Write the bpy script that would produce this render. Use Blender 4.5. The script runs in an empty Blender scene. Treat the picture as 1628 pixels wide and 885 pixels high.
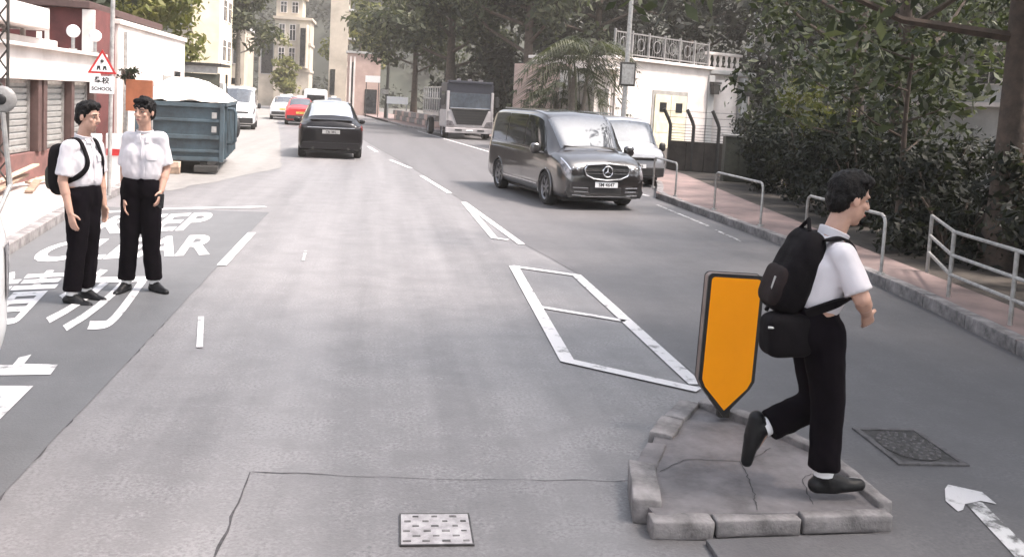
import bpy, bmesh, math, random
import numpy as np
from mathutils import Vector, Matrix, noise

random.seed(7)
RNG = np.random.default_rng(11)
SC = bpy.context.scene
COL = SC.collection
R = math.radians
PI = math.pi

# ------------------------------------------------------------------ camera
CAM_H, FPX, CX, CY = 1.9, 1450.0, 814.0, 290.03
F_ = Vector((0.14724695, 0.98525236, -0.08715574))
R_ = Vector((0.98833467, -0.14309557, 0.0521368))
U_ = Vector((-0.03889631, 0.09381603, 0.99482945))
cd = bpy.data.cameras.new('camera')
cam = bpy.data.objects.new('camera', cd)
COL.objects.link(cam)
cam.matrix_world = Matrix(((R_.x, U_.x, -F_.x, 0), (R_.y, U_.y, -F_.y, 0), (R_.z, U_.z, -F_.z, CAM_H), (0, 0, 0, 1)))
cd.sensor_width = 36
cd.lens = 36 * FPX / 1628
cd.shift_y = (CY - 442.5) / 1628
cd.clip_start = 0.05
cd.clip_end = 3000
SC.camera = cam

# ------------------------------------------------------------------ light
SUN_EL, SUN_AZ = R(60), R(108)        # azimuth: to the right of the road direction
w = bpy.data.worlds.new('World')
SC.world = w
w.use_nodes = True
nt = w.node_tree
bg = nt.nodes['Background']
sky = nt.nodes.new('ShaderNodeTexSky')
sky.sky_type = 'NISHITA'
sky.sun_disc = False
sky.sun_elevation = SUN_EL
sky.sun_rotation = SUN_AZ
sky.air_density = 1.0
sky.dust_density = 4.0
sky.ozone_density = 1.0
hsv = nt.nodes.new('ShaderNodeHueSaturation')
hsv.inputs['Saturation'].default_value = 0.45
nt.links.new(sky.outputs[0], hsv.inputs['Color'])
nt.links.new(hsv.outputs[0], bg.inputs['Color'])
bg.inputs['Strength'].default_value = 0.075
sd = bpy.data.lights.new('sun', 'SUN')
sd.energy = 1.5
sd.angle = R(10)
sd.color = (1.0, 0.87, 0.80)
so = bpy.data.objects.new('sun', sd)
COL.objects.link(so)
to_sun = Vector((math.sin(SUN_AZ) * math.cos(SUN_EL), math.cos(SUN_AZ) * math.cos(SUN_EL), math.sin(SUN_EL)))
so.rotation_euler = to_sun.to_track_quat('Z', 'Y').to_euler()
so.location = (0, 0, 60)
vs = SC.view_settings
vs.view_transform = 'Standard'
vs.look = 'None'
vs.gamma = 1
vs.exposure = 2.7
SC.render.engine = 'CYCLES'
SC.cycles.max_bounces = 5
SC.cycles.transparent_max_bounces = 6
SC.cycles.use_denoising = True


# ------------------------------------------------------------------ helpers
def at(px, py, Y):
    """point at world depth Y seen at photograph pixel (px, py)"""
    d = R_ * ((px - CX) / FPX) - U_ * ((py - CY) / FPX) + F_
    t = Y / d.y
    return Vector((d.x * t, Y, d.z * t + CAM_H))


def off(y):
    """the road bends gently to the left beyond Y = 14"""
    d = max(0.0, y - 14)
    return -0.11 * d * d / (d + 4) if d > 0 else 0.0


def mat(name, col, rough=0.6, metal=0.0, var=0.12, scale=6.0, spec=0.5, bump=0.0, bscale=40.0, col2=None, coat=0.0, coat_ior=1.5,
        emit=None, trans=0.0, detail=4, coord='Object', ramp=(0.32, 0.68)):
    m = bpy.data.materials.new(name)
    m.use_nodes = True
    n = m.node_tree.nodes
    l = m.node_tree.links
    b = n['Principled BSDF']
    b.inputs['Roughness'].default_value = rough
    b.inputs['Metallic'].default_value = metal
    b.inputs['Specular IOR Level'].default_value = spec
    b.inputs['Coat Weight'].default_value = coat
    b.inputs['Coat Roughness'].default_value = 0.06
    b.inputs['Coat IOR'].default_value = coat_ior
    if trans:
        b.inputs['Transmission Weight'].default_value = trans
    tc = n.new('ShaderNodeTexCoord')
    nz = n.new('ShaderNodeTexNoise')
    nz.inputs['Scale'].default_value = scale
    nz.inputs['Detail'].default_value = detail
    nz.inputs['Roughness'].default_value = 0.65
    l.new(tc.outputs[coord], nz.inputs['Vector'])
    rp = n.new('ShaderNodeValToRGB')
    c = col
    c2 = col2 if col2 else tuple(x * (1 - 2 * var) for x in c)
    c1 = tuple(min(1, x * (1 + var)) for x in c)
    rp.color_ramp.elements[0].position = ramp[0]
    rp.color_ramp.elements[1].position = ramp[1]
    rp.color_ramp.elements[0].color = (*c2, 1)
    rp.color_ramp.elements[1].color = (*c1, 1)
    l.new(nz.outputs[0], rp.inputs[0])
    l.new(rp.outputs[0], b.inputs['Base Color'])
    if bump:
        nb = n.new('ShaderNodeTexNoise')
        nb.inputs['Scale'].default_value = bscale
        nb.inputs['Detail'].default_value = 3
        l.new(tc.outputs[coord], nb.inputs['Vector'])
        bp = n.new('ShaderNodeBump')
        bp.inputs['Strength'].default_value = bump
        bp.inputs['Distance'].default_value = 0.01
        l.new(nb.outputs[0], bp.inputs['Height'])
        l.new(bp.outputs[0], b.inputs['Normal'])
    if emit:
        b.inputs['Emission Color'].default_value = (*emit[0], 1)
        b.inputs['Emission Strength'].default_value = emit[1]
    return m


def ior(m, v):
    m.node_tree.nodes['Principled BSDF'].inputs['IOR'].default_value = v
    return m


def asphalt(name, dark, light, agg=0.5, rough=0.62, patch=0.35):
    m = bpy.data.materials.new(name)
    m.use_nodes = True
    n = m.node_tree.nodes
    l = m.node_tree.links
    b = n['Principled BSDF']
    tc = n.new('ShaderNodeTexCoord')

    def nse(scale, det=4, ro=0.6, vec=None):
        x = n.new('ShaderNodeTexNoise')
        x.inputs['Scale'].default_value = scale
        x.inputs['Detail'].default_value = det
        x.inputs['Roughness'].default_value = ro
        l.new(vec or tc.outputs['Object'], x.inputs['Vector'])
        return x.outputs[0]
    mp = n.new('ShaderNodeMapping')
    mp.inputs['Scale'].default_value = (1.7, 0.07, 1.0)
    l.new(tc.outputs['Object'], mp.inputs['Vector'])
    big = nse(0.9, 5, 0.6, mp.outputs[0])
    mid = nse(2.6, 6, 0.75)
    vo = n.new('ShaderNodeTexVoronoi')
    vo.inputs['Scale'].default_value = 75
    l.new(tc.outputs['Object'], vo.inputs['Vector'])
    fine = nse(48, 3, 0.7)

    def math_(op, a, bb):
        x = n.new('ShaderNodeMath')
        x.operation = op
        for i, q in enumerate((a, bb)):
            if isinstance(q, float):
                x.inputs[i].default_value = q
            else:
                l.new(q, x.inputs[i])
        return x.outputs[0]
    s = math_('ADD', math_('MULTIPLY', big, patch), math_('MULTIPLY', mid, 0.4))
    gate = n.new('ShaderNodeMapRange')          # aggregate shows only in worn patches
    gate.inputs['From Min'].default_value = 0.46
    gate.inputs['From Max'].default_value = 0.6
    l.new(mid, gate.inputs['Value'])
    st = math_('MULTIPLY', math_('SUBTRACT', fine, 0.5), agg)
    st = math_('MULTIPLY', st, math_('ADD', gate.outputs[0], 0.25))
    s = math_('ADD', s, st)
    rp = n.new('ShaderNodeValToRGB')
    rp.color_ramp.elements[0].position = 0.2
    rp.color_ramp.elements[1].position = 0.62
    rp.color_ramp.elements[0].color = (*dark, 1)
    rp.color_ramp.elements[1].color = (*light, 1)
    l.new(s, rp.inputs[0])
    l.new(rp.outputs[0], b.inputs['Base Color'])
    b.inputs['Roughness'].default_value = rough
    bp = n.new('ShaderNodeBump')
    bp.inputs['Strength'].default_value = 0.2
    bp.inputs['Distance'].default_value = 0.005
    hh = math_('ADD', vo.outputs['Distance'], math_('MULTIPLY', fine, 0.8))
    l.new(hh, bp.inputs['Height'])
    l.new(bp.outputs[0], b.inputs['Normal'])
    return m


def pch(A, t):
    """monotone cubic through A[0..n-1] (first axis) at parameters t"""
    A = np.asarray(A, float)
    n = len(A)
    d = np.diff(A, axis=0)
    tg = np.zeros_like(A)
    p = d[:-1] * d[1:]
    with np.errstate(divide='ignore', invalid='ignore'):
        h = np.where(p > 0, 2 * p / (d[:-1] + d[1:]), 0)
    tg[1:-1] = np.nan_to_num(h)
    tg[0], tg[-1] = d[0], d[-1]
    i = np.clip(np.floor(t).astype(int), 0, n - 2)
    s = (t - i).reshape((-1,) + (1,) * (A.ndim - 1))
    return ((2 * s**3 - 3 * s**2 + 1) * A[i] + (s**3 - 2 * s**2 + s) * tg[i] + (-2 * s**3 + 3 * s**2) * A[i + 1] + (s**3 - s**2) * tg[i + 1])


def newmesh(name, verts, faces):
    me = bpy.data.meshes.new(name)
    me.from_pydata([tuple(v) for v in verts], [], [tuple(f) for f in faces])
    me.update()
    return me


def link(name, me, m=None, parent=None, smooth=False):
    o = bpy.data.objects.new(name, me)
    COL.objects.link(o)
    if m is not None:
        for q in (m if isinstance(m, (list, tuple)) else [m]):
            me.materials.append(q)
    if parent is not None:
        o.parent = parent
    if smooth:
        me.polygons.foreach_set('use_smooth', [True] * len(me.polygons))
    return o


def tag(o, label=None, cat=None, group=None, kind=None):
    if label:
        o['label'] = label
    if cat:
        o['category'] = cat
    if group:
        o['group'] = group
    if kind:
        o['kind'] = kind
    return o


def thing(name, label, cat, loc=(0, 0, 0), rz=0.0, group=None):
    o = bpy.data.objects.new(name, None)
    o.empty_display_size = 0.2
    COL.objects.link(o)
    o.location = loc
    o.rotation_euler = (0, 0, rz)
    return tag(o, label, cat, group)


class MB:
    def __init__(s):
        s.v = []
        s.f = []

    def add(s, vs_, fs_):
        n = len(s.v)
        s.v += [Vector(x) for x in vs_]
        s.f += [tuple(i + n for i in f) for f in fs_]
        return s

    def box(s, c, d, rz=0.0, rx=0.0, ry=0.0, taper=1.0):
        m = Matrix.Translation(Vector(c)) @ Matrix.Rotation(rz, 4, 'Z') @ Matrix.Rotation(rx, 4, 'X') @ Matrix.Rotation(ry, 4, 'Y')
        x, y, z = (q / 2 for q in d)
        p = [m @ Vector(q) for q in ((-x, -y, -z), (x, -y, -z), (x, y, -z), (-x, y, -z), (-x * taper, -y * taper, z),
                                     (x * taper, -y * taper, z), (x * taper, y * taper, z), (-x * taper, y * taper, z))]
        return s.add(p, ((3, 2, 1, 0), (4, 5, 6, 7), (0, 1, 5, 4), (1, 2, 6, 5), (2, 3, 7, 6), (3, 0, 4, 7)))

    def prism(s, poly, z0, z1, m=None):
        """poly (x, y) counter-clockwise, extruded z0..z1, placed by matrix m"""
        m = m or Matrix()
        n = len(poly)
        p = [m @ Vector((x, y, z0)) for x, y in poly] + [m @ Vector((x, y, z1)) for x, y in poly]
        f = [tuple(range(n - 1, -1, -1)), tuple(range(n, 2 * n))] + [(i, (i + 1) % n, n + (i + 1) % n, n + i) for i in range(n)]
        return s.add(p, f)

    def sheet(s, poly, z):
        return s.add([(x, y, z) for x, y in poly], [tuple(range(len(poly)))])

    def tube(s, pts, r, seg=8, cap=True):
        pts = [Vector(p) for p in pts]
        rs = r if isinstance(r, (list, tuple)) else [r] * len(pts)
        rings = []
        up = None
        for i, p in enumerate(pts):
            d = (pts[min(i + 1, len(pts) - 1)] - pts[max(i - 1, 0)])
            if d.length < 1e-9:
                d = Vector((0, 0, 1))
            d.normalize()
            if up is None:
                up = Vector((0, 0, 1)) if abs(d.z) < 0.9 else Vector((1, 0, 0))
            a = d.cross(up)
            if a.length < 1e-4:
                a = d.cross(Vector((0.3, 0.9, 0.2)))
            a.normalize()
            b = a.cross(d).normalized()
            up = b
            rings.append([p + (a * math.cos(2 * PI * k / seg) + b * math.sin(2 * PI * k / seg)) * rs[i] for k in range(seg)])
        vs_ = [q for rg in rings for q in rg]
        fs_ = []
        for i in range(len(pts) - 1):
            for k in range(seg):
                k2 = (k + 1) % seg
                fs_.append((i * seg + k, i * seg + k2, (i + 1) * seg + k2, (i + 1) * seg + k))
        if cap:
            fs_.append(tuple(range(seg - 1, -1, -1)))
            fs_.append(tuple((len(pts) - 1) * seg + k for k in range(seg)))
        return s.add(vs_, fs_)

    def lathe(s, prof, seg=20, m=None):
        """profile (r, z) turned about z"""
        m = m or Matrix()
        n = len(prof)
        vs_ = [m @ Vector((r * math.cos(2 * PI * k / seg), r * math.sin(2 * PI * k / seg), z)) for k in range(seg) for r, z in prof]
        fs_ = [(k * n + i, ((k + 1) % seg) * n + i, ((k + 1) % seg) * n + i + 1, k * n + i + 1) for k in range(seg) for i in range(n - 1)]
        return s.add(vs_, fs_)

    def ball(s, c, r, axes=None, nu=14, nv=9, e=1.0):
        """(super)ellipsoid"""
        rx, ry, rz = (r, r, r) if isinstance(r, (int, float)) else r
        ax = axes or (Vector((1, 0, 0)), Vector((0, 1, 0)), Vector((0, 0, 1)))
        sg = lambda q: math.copysign(abs(q) ** e, q)
        vs_ = []
        for j in range(1, nv):
            t = PI * j / nv
            for i in range(nu):
                ph = 2 * PI * i / nu
                vs_.append(Vector(c) + ax[0] * rx * sg(math.sin(t)) * sg(math.cos(ph)) + ax[1] * ry * sg(math.sin(t)) * sg(math.sin(ph)) + ax[2] * rz * sg(math.cos(t)))
        top, bot = len(vs_), len(vs_) + 1
        vs_ += [Vector(c) + ax[2] * rz, Vector(c) - ax[2] * rz]
        fs_ = []
        for j in range(nv - 2):
            for i in range(nu):
                i2 = (i + 1) % nu
                fs_.append((j * nu + i, (j + 1) * nu + i, (j + 1) * nu + i2, j * nu + i2))
        for i in range(nu):
            fs_.append((top, i, (i + 1) % nu))
            fs_.append((bot, (nv - 2) * nu + (i + 1) % nu, (nv - 2) * nu + i))
        return s.add(vs_, fs_)

    def caps(s, p0, r0, p1, r1, seg=12):
        """tapered capsule"""
        p0, p1 = Vector(p0), Vector(p1)
        d = (p1 - p0)
        L = d.length
        d.normalize()
        pts, rs = [], []
        for a in (-80, -50, -20):
            pts.append(p0 + d * r0 * math.sin(R(a)))
            rs.append(r0 * math.cos(R(a)))
        for t in (0.0, 0.33, 0.66, 1.0):
            pts.append(p0 + d * L * t)
            rs.append(r0 + (r1 - r0) * t)
        for a in (20, 50, 80):
            pts.append(p1 + d * r1 * math.sin(R(a)))
            rs.append(r1 * math.cos(R(a)))
        return s.tube(pts, rs, seg)

    def build(s, name, m=None, parent=None, smooth=False, bevel=0.0):
        me = newmesh(name, s.v, s.f)
        if bevel:
            bm = bmesh.new()
            bm.from_mesh(me)
            bmesh.ops.remove_doubles(bm, verts=bm.verts, dist=1e-5)
            bmesh.ops.bevel(bm, geom=[e for e in bm.edges if len(e.link_faces) == 2 and e.calc_face_angle(0) > 0.5],
                            offset=bevel, segments=2, affect='EDGES', profile=0.6)
            bm.to_mesh(me)
            bm.free()
        o = link(name, me, m, parent, smooth)
        if smooth:
            try:
                me.set_sharp_from_angle(angle=R(40))
            except Exception:
                pass
        return o


def qmesh(name, verts, quads, mats, parent=None, mi=None, smooth=False):
    """fast mesh of quads from numpy arrays"""
    me = bpy.data.meshes.new(name)
    nv, nf = len(verts), len(quads)
    k = quads.shape[1]
    me.vertices.add(nv)
    me.vertices.foreach_set('co', np.asarray(verts, np.float32).ravel())
    me.loops.add(nf * k)
    me.loops.foreach_set('vertex_index', np.asarray(quads, np.int32).ravel())
    me.polygons.add(nf)
    me.polygons.foreach_set('loop_start', np.arange(0, nf * k, k, dtype=np.int32))
    try:
        me.polygons.foreach_set('loop_total', np.full(nf, k, np.int32))
    except Exception:
        pass
    for m in mats:
        me.materials.append(m)
    if mi is not None:
        me.polygons.foreach_set('material_index', np.asarray(mi, np.int32))
    if smooth:
        me.polygons.foreach_set('use_smooth', np.ones(nf, bool))
    me.update(calc_edges=True)
    me.validate()
    o = bpy.data.objects.new(name, me)
    COL.objects.link(o)
    if parent is not None:
        o.parent = parent
    return o


def copy_tree(o, parent=None):
    c = o.copy()
    COL.objects.link(c)
    c.parent = parent
    for ch in list(o.children):
        copy_tree(ch, c)
    return c


def text_obj(name, body, size, m, parent=None, mw=None, bold=0.0, sx=1.0, sy=1.0, align='LEFT'):
    cu = bpy.data.curves.new(name, 'FONT')
    cu.body = body
    cu.size = size
    cu.offset = bold
    cu.align_x = align
    cu.resolution_u = 4
    ob = bpy.data.objects.new(name, cu)
    COL.objects.link(ob)
    dg = bpy.context.evaluated_depsgraph_get()
    me = bpy.data.meshes.new_from_object(ob.evaluated_get(dg))
    bpy.data.objects.remove(ob)
    me.transform(Matrix.Diagonal((sx, sy, 1, 1)))
    if mw is not None:
        me.transform(mw)
    me.materials.clear()
    return link(name, me, m, parent)


# ------------------------------------------------------------------ materials
M = {}
M['asph'] = asphalt('worn_asphalt', (0.056, 0.0546, 0.0556), (0.205, 0.1995, 0.2025), 0.9, 0.5, 0.55)
M['asph_dark'] = asphalt('dark_asphalt', (0.08, 0.082, 0.085), (0.14, 0.143, 0.148), 0.35, 0.6)
M['asph_right'] = asphalt('grey_asphalt', (0.07, 0.068, 0.07), (0.14, 0.136, 0.14), 0.6, 0.6)
M['asph_patch'] = asphalt('patch_asphalt', (0.05, 0.0488, 0.0496), (0.18, 0.175, 0.1775), 0.9, 0.5, 0.6)
M['seal'] = mat('crack_sealant', (0.055, 0.053, 0.056), 0.8, var=0.3, scale=20)
M['road_paint'] = mat('road_paint', (0.54, 0.53, 0.535), 0.65, var=0.04, scale=7, col2=(0.16, 0.16, 0.16), detail=9, ramp=(0.33, 0.45), bump=0.3, bscale=120)
M['road_paint_worn'] = mat('worn_road_paint', (0.48, 0.48, 0.48), 0.7, scale=9, col2=(0.10, 0.10, 0.10), detail=9, ramp=(0.44, 0.56), bump=0.3, bscale=120)
M['concrete'] = mat('concrete', (0.16, 0.148, 0.143), 0.85, var=0.2, scale=5, bump=0.3, bscale=60)
M['kerb'] = mat('kerb_concrete', (0.235, 0.222, 0.22), 0.85, scale=6, col2=(0.085, 0.08, 0.08), bump=0.5, bscale=50)
M['island_top'] = mat('island_concrete', (0.17, 0.16, 0.165), 0.75, scale=4, col2=(0.085, 0.08, 0.082), bump=0.3, bscale=50)
M['pave_right'] = mat('pink_paving', (0.20, 0.145, 0.135), 0.85, scale=1.4, col2=(0.125, 0.095, 0.09), bump=0.2)
M['pave_left'] = mat('pale_paving', (0.42, 0.36, 0.33), 0.8, scale=1.5, col2=(0.30, 0.25, 0.23), bump=0.2)
M['soil'] = mat('dark_soil', (0.05, 0.042, 0.035), 0.95, var=0.3, scale=2, bump=0.6, bscale=12)
M['ground'] = mat('ground_earth', (0.10, 0.095, 0.085), 0.9, var=0.3, scale=0.4)
M['orange'] = mat('orange_reflective', (0.95, 0.33, 0.0), 0.55, var=0.02, scale=3, spec=0.25)
M['board_orange'] = mat('faded_orange_paint', (0.30, 0.10, 0.045), 0.7, var=0.1, scale=4)
M['sign_edge'] = mat('sign_edge_metal', (0.22, 0.17, 0.15), 0.5, 0.3)
M['rail_grey'] = mat('grey_rail_paint', (0.2, 0.195, 0.19), 0.55)
M['black'] = mat('black_paint', (0.012, 0.012, 0.013), 0.45, var=0.1)
M['galv'] = mat('galvanised_steel', (0.46, 0.46, 0.45), 0.42, 0.75, scale=12, col2=(0.30, 0.29, 0.28))
M['galv_pale'] = mat('pale_steel_paint', (0.38, 0.375, 0.365), 0.5, 0.2, scale=12, col2=(0.24, 0.23, 0.22))
M['steel_dark'] = mat('dark_steel', (0.05, 0.048, 0.045), 0.55, 0.4)
M['iron'] = mat('cast_iron', (0.085, 0.08, 0.08), 0.5, 0.6, scale=25, col2=(0.04, 0.038, 0.036), bump=0.2)
M['plate_steel'] = mat('worn_cover_steel', (0.36, 0.35, 0.355), 0.6, 0.2, scale=14, col2=(0.2, 0.19, 0.195))
M['groove'] = mat('groove_dirt', (0.13, 0.125, 0.127), 0.8, var=0.3, scale=30)
M['iron_worn'] = mat('worn_iron', (0.14, 0.132, 0.135), 0.6, 0.4, scale=18, col2=(0.07, 0.066, 0.066))
M['white_wall'] = mat('white_render', (0.66, 0.61, 0.58), 0.75, scale=0.9, col2=(0.52, 0.47, 0.44), bump=0.1)
M['cream_wall'] = mat('cream_render', (0.74, 0.66, 0.50), 0.75, scale=0.6, col2=(0.62, 0.54, 0.4))
M['far_wall'] = mat('beige_far_render', (0.46, 0.405, 0.33), 0.8, scale=.5, col2=(0.34, 0.295, 0.24))
M['pink_wall'] = mat('pink_brown_render', (0.42, 0.31, 0.27), 0.8, scale=0.7, col2=(0.33, 0.24, 0.21))
M['grey_wall'] = mat('grey_render', (0.40, 0.40, 0.39), 0.8, scale=0.5, col2=(0.28, 0.28, 0.275))
M['red_brick'] = mat('red_brick_face', (0.125, 0.036, 0.034), 0.85, scale=3, col2=(0.085, 0.027, 0.026), bump=0.3)
M['brown_brick'] = mat('brown_base', (0.18, 0.085, 0.075), 0.8, scale=3, col2=(0.11, 0.06, 0.055))
M['brown_steel'] = mat('brown_steel', (0.085, 0.05, 0.045), 0.6)
M['lattice'] = mat('grey_lattice', (0.32, 0.32, 0.31), 0.6, var=0.1)
M['door_grey'] = mat('grey_door', (0.30, 0.29, 0.27), 0.6, scale=3)
M['cream_door'] = mat('cream_door_paint', (0.62, 0.58, 0.44), 0.55, scale=2, col2=(0.5, 0.46, 0.34))
M['glass'] = mat('dark_glass', (0.02, 0.022, 0.025), 0.06, var=0.1, spec=0.8)
M['glass_sky'] = ior(mat('windscreen_glass', (0.05, 0.055, 0.065), 0.05, var=0.1), 2.3)
M['glass_van'] = ior(mat('van_windscreen', (0.05, 0.06, 0.075), 0.08, var=0.2), 1.75)
M['glass_mirror'] = mat('sky_glare_mirror', (0.62, 0.63, 0.66), 0.06, 0.85, var=0.03)  # pale mirror metal: sky glare on the car put into the colour
M['bronze'] = mat('dark_bronze_paint', (0.014, 0.0115, 0.012), 0.3, 0.2, var=0.06, scale=2, coat=1.0, coat_ior=1.8)
M['car_black'] = mat('car_black_paint', (0.005, 0.004, 0.005), 0.3, 0.0, var=0.05, coat=0.35, spec=0.2)
M['car_silver'] = mat('car_silver_paint', (0.30, 0.31, 0.33), 0.3, 0.45, var=0.05, scale=2, coat=0.8)
M['car_white'] = mat('car_white_paint', (0.78, 0.78, 0.78), 0.3, 0.0, var=0.04, scale=2, coat=0.8)
M['lorry_paint'] = mat('lorry_pale_paint', (0.36, 0.34, 0.34), 0.4, var=0.1, scale=3)
M['navy'] = mat('dark_navy_paint', (0.012, 0.014, 0.024), 0.5, var=0.1)
M['car_red'] = mat('car_red_paint', (0.5, 0.02, 0.025), 0.3, 0.0, var=0.05, scale=2, coat=0.8)
M['chrome'] = mat('chrome', (0.72, 0.72, 0.73), 0.14, 1.0, var=0.04)
M['plastic'] = mat('black_plastic', (0.018, 0.018, 0.019), 0.55, var=0.1)
M['tyre'] = mat('tyre_rubber', (0.016, 0.016, 0.016), 0.85, var=0.15)
M['rim'] = mat('alloy_rim', (0.22, 0.22, 0.23), 0.35, 0.8, var=0.05)
M['lamp_clear'] = mat('headlamp_glass', (0.20, 0.19, 0.2), 0.12, 0.3, var=0.4, scale=9, coat=1.0)
M['lamp_red'] = mat('tail_lamp_red', (0.16, 0.012, 0.012), 0.2, var=0.1, coat=1.0)
M['num_white'] = mat('number_plate_white', (0.8, 0.8, 0.8), 0.45, var=0.03)
M['num_yellow'] = mat('number_plate_yellow', (0.72, 0.55, 0.1), 0.45, var=0.03)
M['print_black'] = mat('black_print', (0.015, 0.015, 0.015), 0.6)
M['print_red'] = mat('red_print', (0.5, 0.03, 0.03), 0.5)
M['skip_blue'] = mat('skip_blue_paint', (0.06, 0.092, 0.112), 0.55, scale=2.2, col2=(0.034, 0.044, 0.05), bump=0.15, bscale=20)
M['tarp'] = mat('pale_tarpaulin', (0.80, 0.74, 0.66), 0.8, scale=3, col2=(0.68, 0.61, 0.54), bump=0.6, bscale=5)
M['wood'] = mat('weathered_wood', (0.30, 0.22, 0.16), 0.8, scale=6, col2=(0.17, 0.12, 0.09))
M['wood_pale'] = mat('pale_wood', (0.52, 0.40, 0.31), 0.8, scale=6, col2=(0.36, 0.26, 0.2))
M['shirt'] = mat('white_shirt_cotton', (0.62, 0.595, 0.62), 0.85, var=0.03, scale=5)
M['trousers'] = mat('black_trouser_cloth', (0.0055, 0.004, 0.006), 0.95, var=0.2, scale=8, spec=0.08)
M['skin'] = mat('skin', (0.50, 0.30, 0.225), 0.5, var=0.06, scale=10)
M['hair'] = mat('black_hair', (0.005, 0.004, 0.004), 0.55, var=0.3, scale=30, bump=0.6, bscale=160, spec=0.2)
M['shoe'] = mat('black_leather', (0.007, 0.007, 0.008), 0.45, var=0.1, spec=0.3)
M['sock'] = mat('white_sock', (0.78, 0.77, 0.77), 0.9, var=0.03)
M['lips'] = mat('lips', (0.36, 0.14, 0.12), 0.5)
M['lid_shaded_eye'] = mat('lid_shaded_eye', (0.36, 0.33, 0.31), 0.35)  # greyed: shade of the lids put into the colour
M['bag_black'] = mat('black_nylon', (0.006, 0.0048, 0.006), 0.8, var=0.2, scale=14, spec=0.12, bump=0.2, bscale=90)
M['bag_brown'] = mat('dark_brown_nylon', (0.018, 0.012, 0.012), 0.75, var=0.2, scale=10, spec=0.15)
M['bag_green'] = mat('dark_olive_nylon', (0.04, 0.042, 0.03), 0.7, var=0.2, scale=10)
M['zip'] = mat('pale_zip', (0.5, 0.5, 0.5), 0.4, 0.5)
M['bark'] = mat('brown_bark', (0.085, 0.062, 0.048), 0.9, scale=7, col2=(0.045, 0.034, 0.028), bump=0.9, bscale=18)
M['bark_grey'] = mat('grey_bark', (0.14, 0.125, 0.105), 0.9, scale=7, col2=(0.08, 0.07, 0.06), bump=0.9, bscale=18)


def leafmat(name, col, rough=0.6):
    m = mat(name, col, rough, var=0.25, scale=1.3, spec=0.25)
    b = m.node_tree.nodes['Principled BSDF']
    # leaves let some light through
    n, l = m.node_tree.nodes, m.node_tree.links
    tr = n.new('ShaderNodeBsdfTranslucent')
    tr.inputs['Color'].default_value = (col[0] * 1.6, col[1] * 1.8, col[2] * 0.9, 1)
    mx = n.new('ShaderNodeMixShader')
    mx.inputs[0].default_value = 0.2
    out = n['Material Output']
    l.new(b.outputs[0], mx.inputs[1])
    l.new(tr.outputs[0], mx.inputs[2])
    l.new(mx.outputs[0], out.inputs['Surface'])
    return m


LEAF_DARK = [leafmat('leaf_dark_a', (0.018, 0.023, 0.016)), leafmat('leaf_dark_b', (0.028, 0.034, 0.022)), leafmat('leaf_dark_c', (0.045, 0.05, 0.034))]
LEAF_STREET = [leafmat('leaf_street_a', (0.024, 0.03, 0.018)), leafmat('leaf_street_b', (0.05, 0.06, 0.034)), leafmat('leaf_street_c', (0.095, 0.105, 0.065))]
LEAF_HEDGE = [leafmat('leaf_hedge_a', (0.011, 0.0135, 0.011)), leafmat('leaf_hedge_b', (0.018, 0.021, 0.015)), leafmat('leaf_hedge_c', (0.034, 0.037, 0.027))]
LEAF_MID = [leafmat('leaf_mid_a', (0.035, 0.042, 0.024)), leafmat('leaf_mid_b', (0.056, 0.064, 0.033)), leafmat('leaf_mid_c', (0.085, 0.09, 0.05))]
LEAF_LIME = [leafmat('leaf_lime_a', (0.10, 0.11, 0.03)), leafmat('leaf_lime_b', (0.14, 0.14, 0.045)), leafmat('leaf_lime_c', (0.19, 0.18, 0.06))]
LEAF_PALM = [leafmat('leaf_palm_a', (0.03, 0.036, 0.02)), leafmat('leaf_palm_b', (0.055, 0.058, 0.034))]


# ------------------------------------------------------------------ ground, road, pavements
def tab(t):
    ys = [a for a, b in t]
    xs = [b for a, b in t]
    return lambda y: float(np.interp(y, ys, xs))


KR = tab([(-14, 5.0), (5, 5.15), (7.1, 5.45), (8.5, 5.68), (10.3, 5.88), (13, 5.97), (19, 6.0), (20.5, 6.5), (22, 6.95), (26, 7.0),
          (30, 6.9), (45, 5.75), (50, 5.0), (53, 3.0)] + [(y, 6.0 + off(y)) for y in range(58, 190, 6)])
KL = tab([(-14, -3.8), (10, -3.8), (13, -4.15)] + [(y, -4.2 + off(y)) for y in range(16, 190, 4)])
INR = tab([(-14, 6.0), (5, 6.05), (7.9, 6.35), (10, 6.6), (11.3, 6.75), (15.3, 7.3), (19, 7.8), (25, 8.7), (40, 9.4), (45, 8.6),
           (50, 8.0), (56, 4.6)] + [(y, 9.5 + off(y)) for y in range(62, 190, 6)])


def strip(name, fa, fb, ys, z, m, parent=None, kind=None):
    vs_, fs_ = [], []
    for i, y in enumerate(ys):
        vs_ += [(fa(y), y, z), (fb(y), y, z)]
        if i:
            k = 2 * i
            fs_.append((k - 2, k - 1, k + 1, k))
    o = link(name, newmesh(name, vs_, fs_), m, parent)
    if kind:
        tag(o, kind=kind)
    return o


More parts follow.
